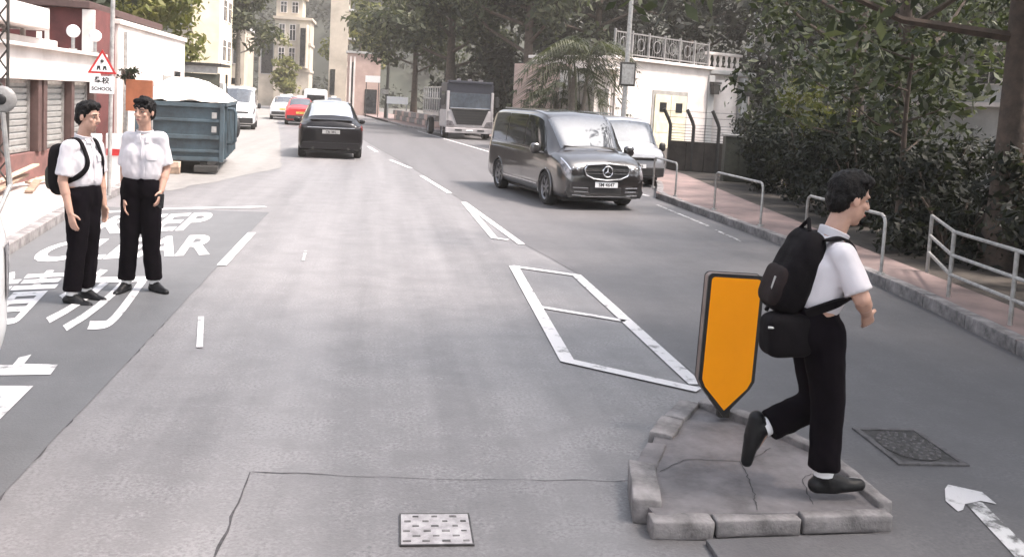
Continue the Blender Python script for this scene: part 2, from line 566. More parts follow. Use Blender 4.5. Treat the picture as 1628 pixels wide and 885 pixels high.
g = MB().sheet([(-470, -230), (470, -230), (470, 510), (-470, 510)], -0.03).build('ground', M['ground'])
tag(g, kind='structure')
ys = [-14 + i * 1.0 for i in range(180)]
road = strip('road', KL, KR, ys, 0.0, M['asph'], kind='structure')
ysl = [-14 + i * 0.5 for i in range(58)]
strip('left_lane_surface', KL, lambda y: -1.63 + 0.02 * noise.noise((0, y * 1.7, 0)), ysl, 0.004, M['asph_dark'], road)
M['lane_sun_glare'] = asphalt('sun_glare_asphalt', (0.13, 0.125, 0.12), (0.30, 0.29, 0.275), 0.4, 0.6)
strip('sun_glare_strip', KL, lambda y: -1.63 + off(y) * 1.02 - 1.9 * max(0, 1 - (y - 17) / 6) + .12 * noise.noise((9, y * 1.3, 0)), [17 + i * .5 for i in range(160)], 0.004, M['lane_sun_glare'], road)  # far left lane: strong sunlight put into a paler surface colour
RB = tab([(-14, 2.36), (6, 2.34), (10, 2.31), (12, 2.02), (17, 1.62), (22, 1.2), (27, .7)] + [(y_, 1.75 + off(y_)) for y_ in range(32, 90, 5)])
strip('right_lane_surface', lambda y: RB(y) + 0.015 * noise.noise((3, y * 1.3, 0)),
      lambda y: KR(y) - 0.01, [-14 + i * 0.5 for i in range(150)], 0.004, M['asph_right'], road)


def kerbed(name, inner, outer, ys, z, m, stone_from, stone_to, side):
    """a pavement slab with a row of single kerb stones along the road edge"""
    p = strip(name, inner, outer, ys, z, m, kind='structure')
    y = stone_from
    base = None
    while y < stone_to:
        x = (inner if side > 0 else outer)(y)
        y2 = y + 0.9
        x2 = (inner if side > 0 else outer)(y2)
        d = Vector((x2 - x, y2 - y, 0))
        L = d.length
        st = 0.9 / L
        y2 = y + 0.9 * st
        x2 = x + (x2 - x) * st
        if base is None:
            b = MB()
            b.box((0, 0, 0.055), (0.15, 0.888, 0.15))
            base = b.build('kerb_stone', M['kerb'], p, bevel=0.014)
            o = base
        else:
            o = base.copy()
            COL.objects.link(o)
        o.location = ((x + x2) / 2 + side * 0.075, (y + y2) / 2, random.uniform(-0.006, 0.004))
        o.rotation_euler = (random.uniform(-.006, .006), random.uniform(-.012, .012), math.atan2(-(x2 - x), y2 - y) + random.uniform(-.008, .008))
        o.parent = p
        y = y2
    return p


kerbed('pavement_right', KR, INR, [-14 + i * 1.0 for i in range(180)], 0.12, M['pave_right'], 4.2, 66, 1)
kerbed('pavement_left', lambda y: KL(y) - 1.9 - 0.02 * max(0, y - 12), KL, [-14 + i * 1.0 for i in range(180)], 0.12, M['pave_left'], 7.5, 62, -1)
sl = strip('garden_soil', INR, lambda y: INR(y) + 45, [-14 + i * 2.0 for i in range(30)], 0.10, M['soil'], kind='structure')

# road markings: children of the road, painted sheets 4 mm above it
def ground_xy(px, py):
    d = R_ * ((px - CX) / FPX) - U_ * ((py - CY) / FPX) + F_
    t = -CAM_H / d.z
    return Vector((d.x * t, d.y * t))


def painted(name, poly, z=0.009, m='road_paint'):
    return MB().sheet(poly, z).build(name, M[m], road)


def line(name, pts, wd, z=0.009, m='road_paint', closed=False):
    b = MB()
    for (x, y), (x2, y2) in zip(pts[:-1], pts[1:]):
        d = Vector((x2 - x, y2 - y)).normalized()
        n_ = Vector((-d.y, d.x)) * wd / 2
        e = d * wd * 0.25
        b.sheet([(x + n_.x - e.x, y + n_.y - e.y), (x - n_.x - e.x, y - n_.y - e.y), (x2 - n_.x + e.x, y2 - n_.y + e.y), (x2 + n_.x + e.x, y2 + n_.y + e.y)][::1], z)
        z += 0.0006
    return b.build(name, M[m], road)


def ground_text(name, body, quad, bold):
    """letters laid on the road between four ground corners: bottom left, bottom right, top right, top left"""
    o = text_obj(name, body, 1.0, M['road_paint'], road, bold=bold)
    me = o.data
    co = np.array([v.co for v in me.vertices])
    mn, mx = co.min(0), co.max(0)
    for v in me.vertices:
        s = (v.co.x - mn[0]) / (mx[0] - mn[0])
        t = (v.co.y - mn[1]) / (mx[1] - mn[1])
        p = (quad[0] * (1 - s) + quad[1] * s) * (1 - t) + (quad[3] * (1 - s) + quad[2] * s) * t
        v.co = (p.x, p.y, 0.0095)
    me.update()
    return o


def GQ(*c):
    return [ground_xy(*q) for q in c]


ground_text('keep_lettering', 'KEEP', GQ((132, 374), (318, 366), (343, 338), (182, 345)), 0.028)
ground_text('clear_lettering', 'CLEAR', GQ((33, 419), (333, 406), (350, 373), (92, 384)), 0.028)
ground_text('chinese_lettering', '請', GQ((-92, 524), (34, 516), (116, 429), (0, 434)), 0.012)
ground_text('chinese_lettering', '勿', GQ((48, 530), (186, 524), (246, 428), (126, 430)), 0.012)
for poly in ([(20, 582), (30, 570), (50, 565), (38, 580), (92, 581), (80, 597), (5, 598), (-20, 598), (-20, 582)], [(-10, 615), (53, 615), (0, 668), (-40, 705), (-40, 640)]):
    painted('lane_symbol', [tuple(ground_xy(*q)) for q in poly][::-1])
line('box_line', [(-4.0, 13.75), (-3.23, 14.42), (-1.80, 15.1)], 0.17)
line('lane_dash', [(-1.60, 10.0), (-1.60, 12.3)], 0.10)
line('lane_dash', [(-1.385, 7.68), (-1.228, 6.78)], 0.045)
line('lane_dash', [(-0.80, 11.0), (-0.78, 10.4)], 0.03, m='road_paint_worn')
line('hatched_marking', [(1.97, 12.05), (1.63, 16.8), (1.66, 12.5), (1.82, 12.38)], 0.10)
line('island_outline', [(2.27, 6.0), (2.27, 9.9), (1.62, 10.35), (1.46, 6.52), (2.22, 5.86)], 0.11)
line('hatched_bar', [(1.58, 8.28), (2.24, 7.8)], 0.08)
line('lane_dash', [(1.48, 18.4), (1.09, 22.2)], 0.11)
line('lane_dash', [(0.90, 24.5), (0.40, 27.3)], 0.12)
for y in (31, 37, 43, 49, 55, 61):
    line('lane_dash', [(1.5 + off(y), y), (1.5 + off(y + 3), y + 3)], 0.12)
line('edge_line', [(5.55, 14.6), (5.6, 17.6)], 0.06, m='road_paint_worn')
line('edge_line', [(5.45, 12.9), (5.5, 14.1)], 0.05, m='road_paint_worn')
bay = [(5.95, 19.4)] + [(6.0 + off(y), y) for y in (21.5, 27, 33, 39, 45, 52)]
line('bay_line', bay, 0.1)
painted('arrow_head', [tuple(ground_xy(*q)) for q in ((1507, 772), (1502, 779), (1503, 798), (1523, 815), (1531, 812), (1534, 803), (1559, 798), (1584, 803), (1561, 784))])
painted('arrow_shaft', [tuple(ground_xy(*q)) for q in ((1536, 803), (1600, 872), (1640, 918), (1680, 918), (1628, 866), (1560, 799))], m='road_paint_worn')


painted('road_patch', [(-.55, 2.0), (1.5, 2.0), (1.34, 4.38), (.4, 4.42), (-.55, 4.52)], .002, 'asph_patch')


def crack(pts, wd):
    b = MB()
    P_ = []
    for (a, c) in zip(pts[:-1], pts[1:]):
        n_ = max(2, int((Vector(c) - Vector(a)).length / 0.07))
        P_ += [Vector(a).lerp(Vector(c), i / n_) for i in range(n_)]
    P_.append(Vector(pts[-1]))
    L_, R__ = [], []
    for i, p in enumerate(P_):
        d = (P_[min(i + 1, len(P_) - 1)] - P_[max(0, i - 1)]).normalized()
        n_ = Vector((-d.y, d.x))
        p = p + n_ * noise.noise((p.x * 7, p.y * 7, 1)) * 0.02
        ww = wd * (0.25 + 0.75 * abs(noise.noise((p.x * 9, p.y * 9, 4))) * 2)
        L_.append(p + n_ * ww / 2)
        R__.append(p - n_ * ww / 2)
    for i in range(len(P_) - 1):
        b.sheet([tuple(L_[i]), tuple(R__[i]), tuple(R__[i + 1]), tuple(L_[i + 1])], 0.003)
    return b.build('road_crack', M['seal'], road)


crack([(1.34, 4.38), (0.4, 4.42), (-0.56, 4.53)], 0.009)
crack([(-0.56, 4.53), (-0.58, 3.9), (-0.6, 3.2)], 0.018)
crack([(-1.63, 7.6), (-1.64, 5.1), (-1.63, 3.6)], 0.018)

# ------------------------------------------------------------------ covers in the road
t = thing('manhole_cover', 'dark cast iron manhole cover, round in a square frame, right of the traffic island', 'manhole cover', (3.16, 4.82, 0.005), R(-3))
hw = 0.19
b = MB()
for sx, sy, dx, dy in ((0, hw, 2 * hw + .04, .035), (0, -hw, 2 * hw + .04, .035), (hw, 0, .035, 2 * hw - .035), (-hw, 0, .035, 2 * hw - .035)):
    b.box((sx, sy * 1.4, 0.004), (dx, dy if dy == .035 else dy * 1.45, 0.014))
b.build('cover_frame', M['iron_worn'], t, bevel=0.003)
b = MB().prism([(-hw, -hw * 1.38), (hw, -hw * 1.38), (hw, hw * 1.38), (-hw, hw * 1.38)], -0.004, 0.004)
b.build('cover_bed', M['iron'], t)
b = MB().prism([(0.165 * math.cos(2 * PI * k / 28), 0.225 * math.sin(2 * PI * k / 28)) for k in range(28)], 0.004, 0.008)
b.build('cover_disc', M['iron'], t)
b = MB()
for rr, n_ in ((0.15, 20), (0.118, 16), (0.085, 12), (0.05, 7), (0.0, 1)):
    for k in range(n_):
        a = 2 * PI * k / n_ + rr * 9
        b.box((rr * math.cos(a), rr * 1.38 * math.sin(a), 0.010), (0.026, 0.02, 0.006), rz=a, taper=0.7)
tag(b.build('tread', M['iron_worn'], t), kind='stuff')


t = thing('valve_cover', 'small pale checkered steel cover in the middle of the lane', 'road cover', (0.32, 3.88, 0.003), R(-1))
b = MB()
for c, d in (((0, .146, .003), (.32, .007, .010)), ((0, -.146, .003), (.32, .007, .010)), ((.1565, 0, .003), (.007, .285, .010)), ((-.1565, 0, .003), (.007, .285, .010))):
    b.box(c, d)
b.build('cover_frame', M['iron'], t)
MB().box((0, 0, .003), (.304, .282, .01)).build('cover_plate', M['plate_steel'], t)
for i in range(7):
    for j in range(6):
        if (i + j) % 2 == 0:
            b = MB().box((-.126 + i * .042 + random.uniform(-.004, .004), -.115 + j * .046, .0085), (random.uniform(.022, .036), random.uniform(.009, .015), .003))
            o = b.build('tread_groove', M['groove'] if random.random() < .75 else M['iron'], t)

# ------------------------------------------------------------------ traffic island
isl = thing('traffic_island', 'low concrete refuge island with broken kerb stones in the road', 'traffic island', (1.9, 4.4, 0))
ISL = Vector((1.9, 4.4, 0))


def loc(p):
    return [(x - 1.9, y - 4.4) for x, y in p]


outer = [(1.30, 3.82), (2.44, 3.83), (2.47, 4.52), (2.25, 4.95), (2.02, 5.34), (1.93, 5.34), (1.60, 4.80), (1.40, 4.32), (1.29, 3.95)]
MB().prism(loc(outer), 0.0, 0.085).build('island_slab', M['island_top'], isl, bevel=0.01)


def stone(a, c, wd, h, inset=0.0, m='kerb', bev=0.009):
    a, c = Vector(a) - ISL.xy, Vector(c) - ISL.xy
    d = c - a
    b = MB()
    L_ = d.length - 0.006
    o = b.box((0, 0, 0), (wd, L_, h)).build('kerb_stone', M[m], isl, bevel=bev)
    bm = bmesh.new()
    bm.from_mesh(o.data)
    bmesh.ops.subdivide_edges(bm, edges=[e for e in bm.edges if e.calc_length() > .06], cuts=3, use_grid_fill=True)
    for v in bm.verts:
        q = v.co + Vector((a.x, a.y, 0)) * 3
        v.co += Vector((noise.noise(q * 9), noise.noise(q * 9 + Vector((5, 1, 2))), noise.noise(q * 8 + Vector((1, 7, 3))))) * .0075
    bm.to_mesh(o.data)
    bm.free()
    o.data.polygons.foreach_set('use_smooth', [True] * len(o.data.polygons))
    o.location = ((a.x + c.x) / 2, (a.y + c.y) / 2, h / 2 + random.uniform(-.004, .004))
    o.rotation_euler = (random.uniform(-.015, .015), random.uniform(-.03, .03), math.atan2(-d.x, d.y))
    return o


stone((1.98, 5.30), (1.79, 5.03), 0.12, 0.115)
stone((1.78, 5.02), (1.62, 4.76), 0.13, 0.115)
stone((1.57, 4.66), (1.42, 4.36), 0.11, 0.10, m='island_top')
stone((1.395, 4.36), (1.29, 3.90), 0.135, 0.115)
stone((1.27, 3.80), (1.56, 3.79), 0.10, 0.085)
stone((1.57, 3.79), (1.98, 3.80), 0.07, 0.085)
stone((1.99, 3.80), (2.44, 3.81), 0.06, 0.085)
stone((2.44, 3.85), (2.44, 4.14), 0.07, 0.118)
stone((2.45, 4.11), (2.46, 4.52), 0.07, 0.118)
stone((2.45, 4.53), (2.27, 4.93), 0.08, 0.125)
stone((2.26, 4.95), (2.06, 5.3), 0.09, 0.13)
for pts in ([(-.42, -.1), (-.2, .05), (.05, .02), (.3, .2)], [(-.1, -.55), (-.02, -.3), (.05, .02)], [(.2, -.5), (.3, -.2), (.5, -.1)]):
    b = MB()
    dn_ = [Vector((p[0], p[1])) for p in pch(np.array(pts), np.linspace(0, len(pts) - 1, 24))]
    for i in range(23):
        p, q = dn_[i], dn_[i + 1]
        n_ = Vector((-(q - p).y, (q - p).x)).normalized() * (.002 + .003 * abs(noise.noise((p.x * 20, p.y * 20, 0))))
        j_ = Vector((noise.noise((p.x * 30, p.y * 30, 1)), noise.noise((p.x * 30, p.y * 30, 5)))) * .012
        j2 = Vector((noise.noise((q.x * 30, q.y * 30, 1)), noise.noise((q.x * 30, q.y * 30, 5)))) * .012
        b.sheet([tuple(p + j_ + n_), tuple(p + j_ - n_), tuple(q + j2 - n_), tuple(q + j2 + n_)], .0862 + .0004 * len(pts))
    b.build('slab_crack', M['seal'], isl)
# dropped crossing slab in front of the island
b = MB().prism([(-.42, -1.6), (.62, -1.6), (.5, -.68), (-.40, -.70)], 0.0, 0.03)
b.build('crossing_slab', M['asph_right'], isl, bevel=0.008)
for k in range(5):
    MB().box((-.1 + .17 * k, -.95 - .02 * (k % 2), .032), (.04, .02, .008)).build('stud', M['iron'], isl)

# ------------------------------------------------------------------ orange island sign
t = thing('island_sign', 'orange shield shaped reflector sign with black border on the traffic island', 'traffic sign', (2.075, 5.0, 0.105), R(-2))


def shield(wd, top, sh, tip, r):
    p = []
    for a in range(0, 91, 15):
        p.append((wd - r + r * math.cos(R(a)), top - r + r * math.sin(R(a))))
    for a in range(90, 181, 15):
        p.append((-wd + r + r * math.cos(R(a)), top - r + r * math.sin(R(a))))
    p += [(-wd, sh), (-wd * 0.86, sh - 0.045), (0, tip), (wd * 0.86, sh - 0.045), (wd, sh)]
    return p


up = Matrix.Rotation(R(90), 4, 'X') @ Matrix.Rotation(R(-1.5), 4, 'Z')     # (x, y) outline -> upright, facing -Y
MB().prism(shield(.168, .865, .235, .022, .03), -.060, -.002, up).build('sign_case', M['sign_edge'], t)
MB().prism(shield(.17, .868, .235, .018, .03), -.002, .010, up).build('sign_border', M['black'], t)
MB().prism(shield(.17, .868, .235, .018, .03), -.068, -.060, up).build('sign_back', M['black'], t)
MB().prism(shield(.149, .847, .24, .058, .022), .010, .013, up).build('sign_face', M['orange'], t)
b = MB().box((.02, .05, .13), (.07, .05, .26))
b.build('post', M['steel_dark'], t, bevel=0.006)


# ------------------------------------------------------------------ railings along the right kerb
def hoop(a, c, label):
    a, c = Vector(a), Vector(c)
    t_ = thing('hoop_barrier', label, 'railing', (a.x, a.y, 0.12), group='metal railings along the right kerb')
    d = (c - a)
    e = d.normalized() * 0.09
    h = 0.70
    pts = [(0, 0, -0.03), (0, 0, h - .09), (e.x * .3, e.y * .3, h - .03), (e.x, e.y, h), (d.x - e.x, d.y - e.y, h), (d.x - e.x * .3, d.y - e.y * .3, h - .03), (d.x, d.y, h - .09), (d.x, d.y, -0.03)]
    MB().tube(pts[2:6], 0.0205, 10).build('top_rail', M['galv_pale'], t_, smooth=True)
    for q in (pts[:3], pts[:4:-1]):
        MB().tube(q, 0.020, 10).build('leg', M['galv'], t_, smooth=True)
        bb = MB().lathe([(0.0, .03), (.045, .03), (.05, 0.0), (0.0, 0.0)], 12)
        o = bb.build('foot', M['galv'], t_)
        o.location = (q[0][0], q[0][1], 0.0)


hoop((6.2, 18.3, 0), (6.3, 20.2, 0), 'bent tube hoop railing beside the parked silver van')
hoop((6.17, 13.9, 0), (6.2, 16.05, 0), 'bent tube hoop railing standing clear between the two other hoops')
hoop((5.88, 9.8, 0), (6.0, 12.0, 0), 'bent tube hoop railing just behind the striding person')

fp = [(6.66, 10.1), (5.95, 8.62), (5.76, 7.42), (5.57, 6.25), (5.4, 5.1)]
t = thing('guard_rail', 'three bar grey pedestrian guard rail at the right edge by the kerb', 'railing', (fp[1][0], fp[1][1], 0.12))
for x, y in fp:
    MB().tube([(x - fp[1][0], y - fp[1][1], -0.02), (x - fp[1][0], y - fp[1][1], 0.69)], 0.022, 10).build('post', M['galv'], t, smooth=True)
for z in (0.685, 0.44, 0.235):
    for (a, c) in zip(fp[:-1], fp[1:]):
        pa, pc = Vector((a[0] - fp[1][0], a[1] - fp[1][1], z)), Vector((c[0] - fp[1][0], c[1] - fp[1][1], z))
        MB().tube([pa, pc], 0.019, 8).build('rail', M['galv_pale'], t, smooth=True)


# ------------------------------------------------------------------ vehicles
class Hull:
    """car body: keys = [(y, [(x, z) half section from the sill centre to the roof centre])]"""

    def __init__(s, keys):
        s.K = np.array([[(x, k[0], z) for x, z in k[1]] for k in keys], float)
        s.n, s.m = s.K.shape[:2]
        dense = np.linspace(0, s.n - 1, 800)
        yy = pch(s.K[:, s.m - 1, 1], dense)
        o = np.argsort(yy)
        s._y, s._u = yy[o], dense[o]

    def u(s, y):
        return np.interp(y, s._y, s._u)

    def ev(s, u, v):
        u, v = np.asarray(u, float).ravel(), np.asarray(v, float).ravel()
        rows = pch(s.K, u)                         # N, m, 3
        A = np.moveaxis(rows, 1, 0)                # m, N, 3
        n = s.m
        d = np.diff(A, axis=0)
        tg = np.zeros_like(A)
        p = d[:-1] * d[1:]
        with np.errstate(divide='ignore', invalid='ignore'):
            h = np.where(p > 0, 2 * p / (d[:-1] + d[1:]), 0)
        tg[1:-1] = np.nan_to_num(h)
        tg[0], tg[-1] = d[0], d[-1]
        i = np.clip(np.floor(v).astype(int), 0, n - 2)
        q = np.arange(len(u))
        t = (v - i)[:, None]
        return ((2 * t**3 - 3 * t**2 + 1) * A[i, q] + (t**3 - 2 * t**2 + t) * tg[i, q] + (-2 * t**3 + 3 * t**2) * A[i + 1, q] + (t**3 - t**2) * tg[i + 1, q])

    def grid(s, U, V, offs=0.0):
        sh = U.shape
        P_ = s.ev(U, V).reshape(sh + (3,))
        e = 0.02
        du = (s.ev(np.clip(U + e, 0, s.n - 1), V) - s.ev(np.clip(U - e, 0, s.n - 1), V)).reshape(sh + (3,))
        dv = (s.ev(U, np.clip(V + e, 0, s.m - 1)) - s.ev(U, np.clip(V - e, 0, s.m - 1))).reshape(sh + (3,))
        nn = np.cross(dv, du)
        ln = np.linalg.norm(nn, axis=-1, keepdims=True)
        nn = nn / np.maximum(ln, 1e-9)
        cen = np.array([0, 0, 0.9])
        ref = P_ - cen
        ref[..., 1] *= 0.3
        sg = np.sign((nn * ref).sum(-1, keepdims=True))
        sg[sg == 0] = 1
        return P_ + nn * sg * offs

    def body(s, name, m, parent, nu=76, nv=40, arches=(), rad=0.36, zc=0.33, xmin=0.5):
        U, V = np.meshgrid(np.linspace(0, s.n - 1, nu), np.linspace(0, s.m - 1, nv), indexing='ij')
        P_ = s.grid(U, V)
        vs_, fs_ = [], []
        for side in (1, -1):
            o_ = len(vs_)
            for q in P_.reshape(-1, 3):
                vs_.append((q[0] * side, q[1], q[2]))
            for i in range(nu - 1):
                for j in range(nv - 1):
                    c = P_[i:i + 2, j:j + 2].reshape(-1, 3).mean(0)
                    if any((c[1] - a) ** 2 + (c[2] - zc) ** 2 < rad * rad for a in arches) and c[0] > xmin:
                        continue
                    f = (o_ + i * nv + j, o_ + (i + 1) * nv + j, o_ + (i + 1) * nv + j + 1, o_ + i * nv + j + 1)
                    fs_.append(f if side > 0 else f[::-1])
        for i, fl in ((0, False), (nu - 1, True)):           # end caps
            for j in range(nv - 1):
                a, b_ = i * nv + j, i * nv + j + 1
                f = (a, b_, nu * nv + b_, nu * nv + a)
                fs_.append(f if not fl else f[::-1])
        me = newmesh(name, vs_, fs_)
        bm = bmesh.new()
        bm.from_mesh(me)
        bmesh.ops.remove_doubles(bm, verts=bm.verts, dist=1e-4)
        bmesh.ops.recalc_face_normals(bm, faces=bm.faces)
        bm.to_mesh(me)
        bm.free()
        o = link(name, me, m, parent, True)
        try:
            me.set_sharp_from_angle(angle=R(38))
        except Exception:
            pass
        return o

    def pane(s, name, m, parent, yb, yt, v0, v1, offs=0.006, side=1, nu=10, nv=6, both=False):
        """patch lying on the body between y range yb at v0 and yt at v1"""
        S, T = np.meshgrid(np.linspace(0, 1, nu), np.linspace(0, 1, nv), indexing='ij')
        Y = (yb[0] * (1 - S) + yb[1] * S) * (1 - T) + (yt[0] * (1 - S) + yt[1] * S) * T
        V = v0 * (1 - T) + v1 * T
        P_ = s.grid(s.u(Y), V, offs)
        vs_, fs_ = [], []
        for sd_ in ((1, -1) if both else (side,)):
            o_ = len(vs_)
            vs_ += [(q[0] * sd_, q[1], q[2]) for q in P_.reshape(-1, 3)]
            for i in range(nu - 1):
                for j in range(nv - 1):
                    f = (o_ + i * nv + j, o_ + (i + 1) * nv + j, o_ + (i + 1) * nv + j + 1, o_ + i * nv + j + 1)
                    fs_.append(f if sd_ > 0 else f[::-1])
        me = newmesh(name, vs_, fs_)
        bm = bmesh.new()
        bm.from_mesh(me)
        bmesh.ops.remove_doubles(bm, verts=bm.verts, dist=1e-4)
        bmesh.ops.recalc_face_normals(bm, faces=bm.faces)
        bm.to_mesh(me)
        bm.free()
        return link(name, me, m, parent, True)


def wheels(root, ax, track, r=0.34, wd=0.22, spokes=7):
    base = None
    for y in ax:
        for sx in (1, -1):
            if base is None:
                rot = Matrix.Rotation(R(90), 4, 'Y')
                b = MB().lathe([(r * .70, -wd / 2), (r * .93, -wd / 2), (r, -wd * .32), (r, wd * .32), (r * .93, wd / 2), (r * .70, wd / 2 - .012), (r * .66, wd * .2), (r * .66, -wd * .4), (r * .7, -wd / 2)], 28, rot)
                ty = b.build('wheel', M['tyre'], root, smooth=True)
                b = MB().lathe([(0, wd * .30), (r * .15, wd * .33), (r * .17, wd * .27)], 14, rot)
                for k in range(spokes):
                    a = 2 * PI * k / spokes
                    ca, sa = math.cos(a), math.sin(a)
                    n0 = len(b.v)
                    b.box((r * .42, 0, wd * .25), (r * .56, r * .13, .03))
                    for q in range(n0, len(b.v)):
                        v = b.v[q]
                        b.v[q] = rot @ Vector((v.x * ca - v.y * sa, v.x * sa + v.y * ca, v.z))
                b.lathe([(r * .62, wd * .30), (r * .71, wd * .42), (r * .71, wd * .36), (r * .64, wd * .2)], 28, rot)
                rm = b.build('rim', M['rim'], ty)
                MB().lathe([(0, wd * .05), (r * .66, wd * .05)], 20, rot).build('brake_disc', M['steel_dark'], ty)
                base = ty
                o = ty
            else:
                o = copy_tree(base, root)
            o.location = (sx * (track / 2), y, r)
            o.rotation_euler = (random.uniform(0, 6), 0, 0 if sx > 0 else PI)
    return base


def arch_trim(root, y, x, r, zc, side, m):
    pts = [(x * side, y + r * math.cos(R(a)), zc + r * math.sin(R(a))) for a in range(-18, 199, 12)]
    return MB().tube(pts, 0.022, 6).build('arch_trim', m, root, smooth=True)


def number_plate(root, txt, mw, wd=0.5, h=0.11, m='num_white'):
    o = MB().box((0, 0, 0), (wd, h, .012)).build('number_plate', M[m], root, bevel=.003)
    o.matrix_local = mw
    t_ = text_obj('lettering', txt, 0.1, M['print_black'], o, bold=0.002, align='CENTER')
    t_.location = (0, -0.035, .0075)
    return o


def bench_seats(root, ys_, w_):
    b = MB()
    for y in ys_:
        for x in (-w_, w_):
            b.box((x, y, .72), (.46, .48, .14)).box((x, y - .24, 1.0), (.44, .12, .6), rx=R(-10)).box((x, y - .27, 1.38), (.24, .09, .16))
    return tag(b.build('seat', M['plastic'], root), kind='stuff')


FACING = Matrix.Rotation(R(90), 4, 'X')        # a plate lying in xy turned upright facing -y
FACING_F = Matrix.Rotation(PI, 4, 'Z') @ FACING  # facing +y

# --- large dark bronze van coming towards the camera
van = thing('passenger_van', 'dark bronze passenger van driving towards the camera with a round star emblem grille', 'van')


def vsec(w_, zb, zbelt, wr, zt, crown=0.03):
    return [(0, zb), (w_ - .14, zb), (w_ - .01, zb + .12), (w_, .56), (w_ - .005, zbelt - .13), (w_ - .03, zbelt), (wr, zt - .10), (wr - .13, zt - .012), (0, zt + crown)]


def bsec(w_, zb, zh, crown=0.03):
    """bonnet section"""
    return [(0, zb), (w_ - .14, zb), (w_ - .01, zb + .12), (w_, .56), (w_ - .01, zh - .20), (w_ - .05, zh - .10), (w_ - .16, zh - .035), (w_ - .36, zh - .005), (0, zh + crown)]


H = Hull([(-2.55, vsec(.86, .34, 1.04, .72, 1.72)), (-2.50, vsec(.93, .27, 1.06, .78, 1.81)), (-2.25, vsec(.96, .22, 1.08, .80, 1.87)), (-1.2, vsec(.965, .21, 1.09, .815, 1.90)),
          (0.1, vsec(.965, .21, 1.08, .815, 1.90)), (0.78, vsec(.965, .21, 1.06, .80, 1.85)), (1.02, vsec(.965, .21, 1.05, .78, 1.775)), (1.72, vsec(.955, .21, 1.0, .70, 1.19)),
          (1.80, bsec(.95, .21, 1.135)), (2.2, bsec(.935, .21, 1.05)), (2.42, bsec(.90, .22, .96)), (2.53, bsec(.85, .26, .86)), (2.58, bsec(.74, .32, .76, .01))])
AX = (-1.60, 1.60)
H.body('body', M['bronze'], van, 110, 60, AX, 0.375, 0.35)
H.pane('windscreen', M['glass_sky'], van, (1.05, 1.70), (1.03, 1.72), 6.35, 8, both=True, nu=14, nv=10)
for sd_ in (1, -1):
    H.pane('front_window', M['glass'], van, (0.15, 1.42), (0.15, 0.98), 5.12, 5.93, side=sd_)
    H.pane('sliding_window', M['glass'], van, (-1.12, 0.08), (-1.12, 0.08), 5.12, 5.93, side=sd_)
    H.pane('rear_window', M['glass'], van, (-2.3, -1.18), (-2.22, -1.18), 5.12, 5.93, side=sd_)
    H.pane('quarter_light', M['glass'], van, (1.46, 1.60), (1.02, 1.1), 5.12, 5.8, side=sd_)
    H.pane('belt_strip', M['chrome'], van, (-2.2, 1.45), (-2.2, 1.45), 4.93, 5.03, side=sd_, offs=.012, nu=20, nv=3)
    H.pane('side_moulding', M['chrome'], van, (-1.15, 1.15), (-1.15, 1.15), 2.25, 2.36, side=sd_, offs=.012, nu=20, nv=3)
    for a in AX:
        arch_trim(van, a, .955, .385, .35, sd_, M['bronze'])
    for yb in (0.12, -1.15):
        H.pane('door_gap', M['plastic'], van, (yb, yb + .012), (yb, yb + .012), 2.1, 5.1, side=sd_, offs=.004, nu=2, nv=12)
    H.pane('door_handle', M['bronze'], van, (0.22, 0.42), (0.22, 0.42), 4.45, 4.62, side=sd_, offs=.03, nu=6, nv=4)
    MB().box((sd_ * .74, 0.2 - .6, 1.895), (.035, 2.9, .03)).build('roof_rail', M['chrome'], van, bevel=.008)
    mr = MB().ball((sd_ * 1.10, 1.32, 1.12), (.12, .07, .11), e=.7).tube([(sd_ * .93, 1.36, 1.03), (sd_ * 1.06, 1.34, 1.05)], .03).build('wing_mirror', M['bronze'], van, smooth=True)
    MB().box((sd_ * 1.10, 1.252, 1.12), (.17, .012, .15)).build('mirror_glass', M['glass'], mr)
    # headlamp wrapping round the corner
    hl = H.pane('headlight', M['lamp_clear'], van, (2.42, 2.575), (2.22, 2.55), 3.75, 5.3, side=sd_, offs=.010, nu=14, nv=8)
    H.pane('headlight_rim', M['chrome'], hl, (2.2, 2.55), (2.18, 2.53), 5.3, 5.5, side=sd_, offs=.013, nu=14, nv=3)
    for q_ in (.60, .70):
        MB().ball((sd_ * q_, 2.545 - (q_ - .6) * .35, .80), (.045, .02, .045)).build('bulb', M['chrome'], hl, True)
    # lower air intakes with bright blades
    fr = MB().prism([(.36, .27), (.80, .25), (.86, .36), (.80, .50), (.42, .46)][::(1 if sd_ > 0 else -1)] if sd_ > 0 else [(-.42, .46), (-.80, .50), (-.86, .36), (-.80, .25), (-.36, .27)], -.05, .0,
                    Matrix.Translation((0, 2.565, 0)) @ Matrix.Rotation(R(90), 4, 'X') @ Matrix.Rotation(PI, 4, 'Y') @ Matrix.Scale(-1, 4, (1, 0, 0))).build('side_intake', M['plastic'], van)
    for k in range(3):
        MB().box((sd_ * (.62 - .02 * k), 2.60 - .012 * (2 - k), .30 + .075 * k), (.40 - .05 * abs(k - 1), .03, .02), rz=-sd_ * .25).build('intake_blade', M['chrome'], van, bevel=.005)
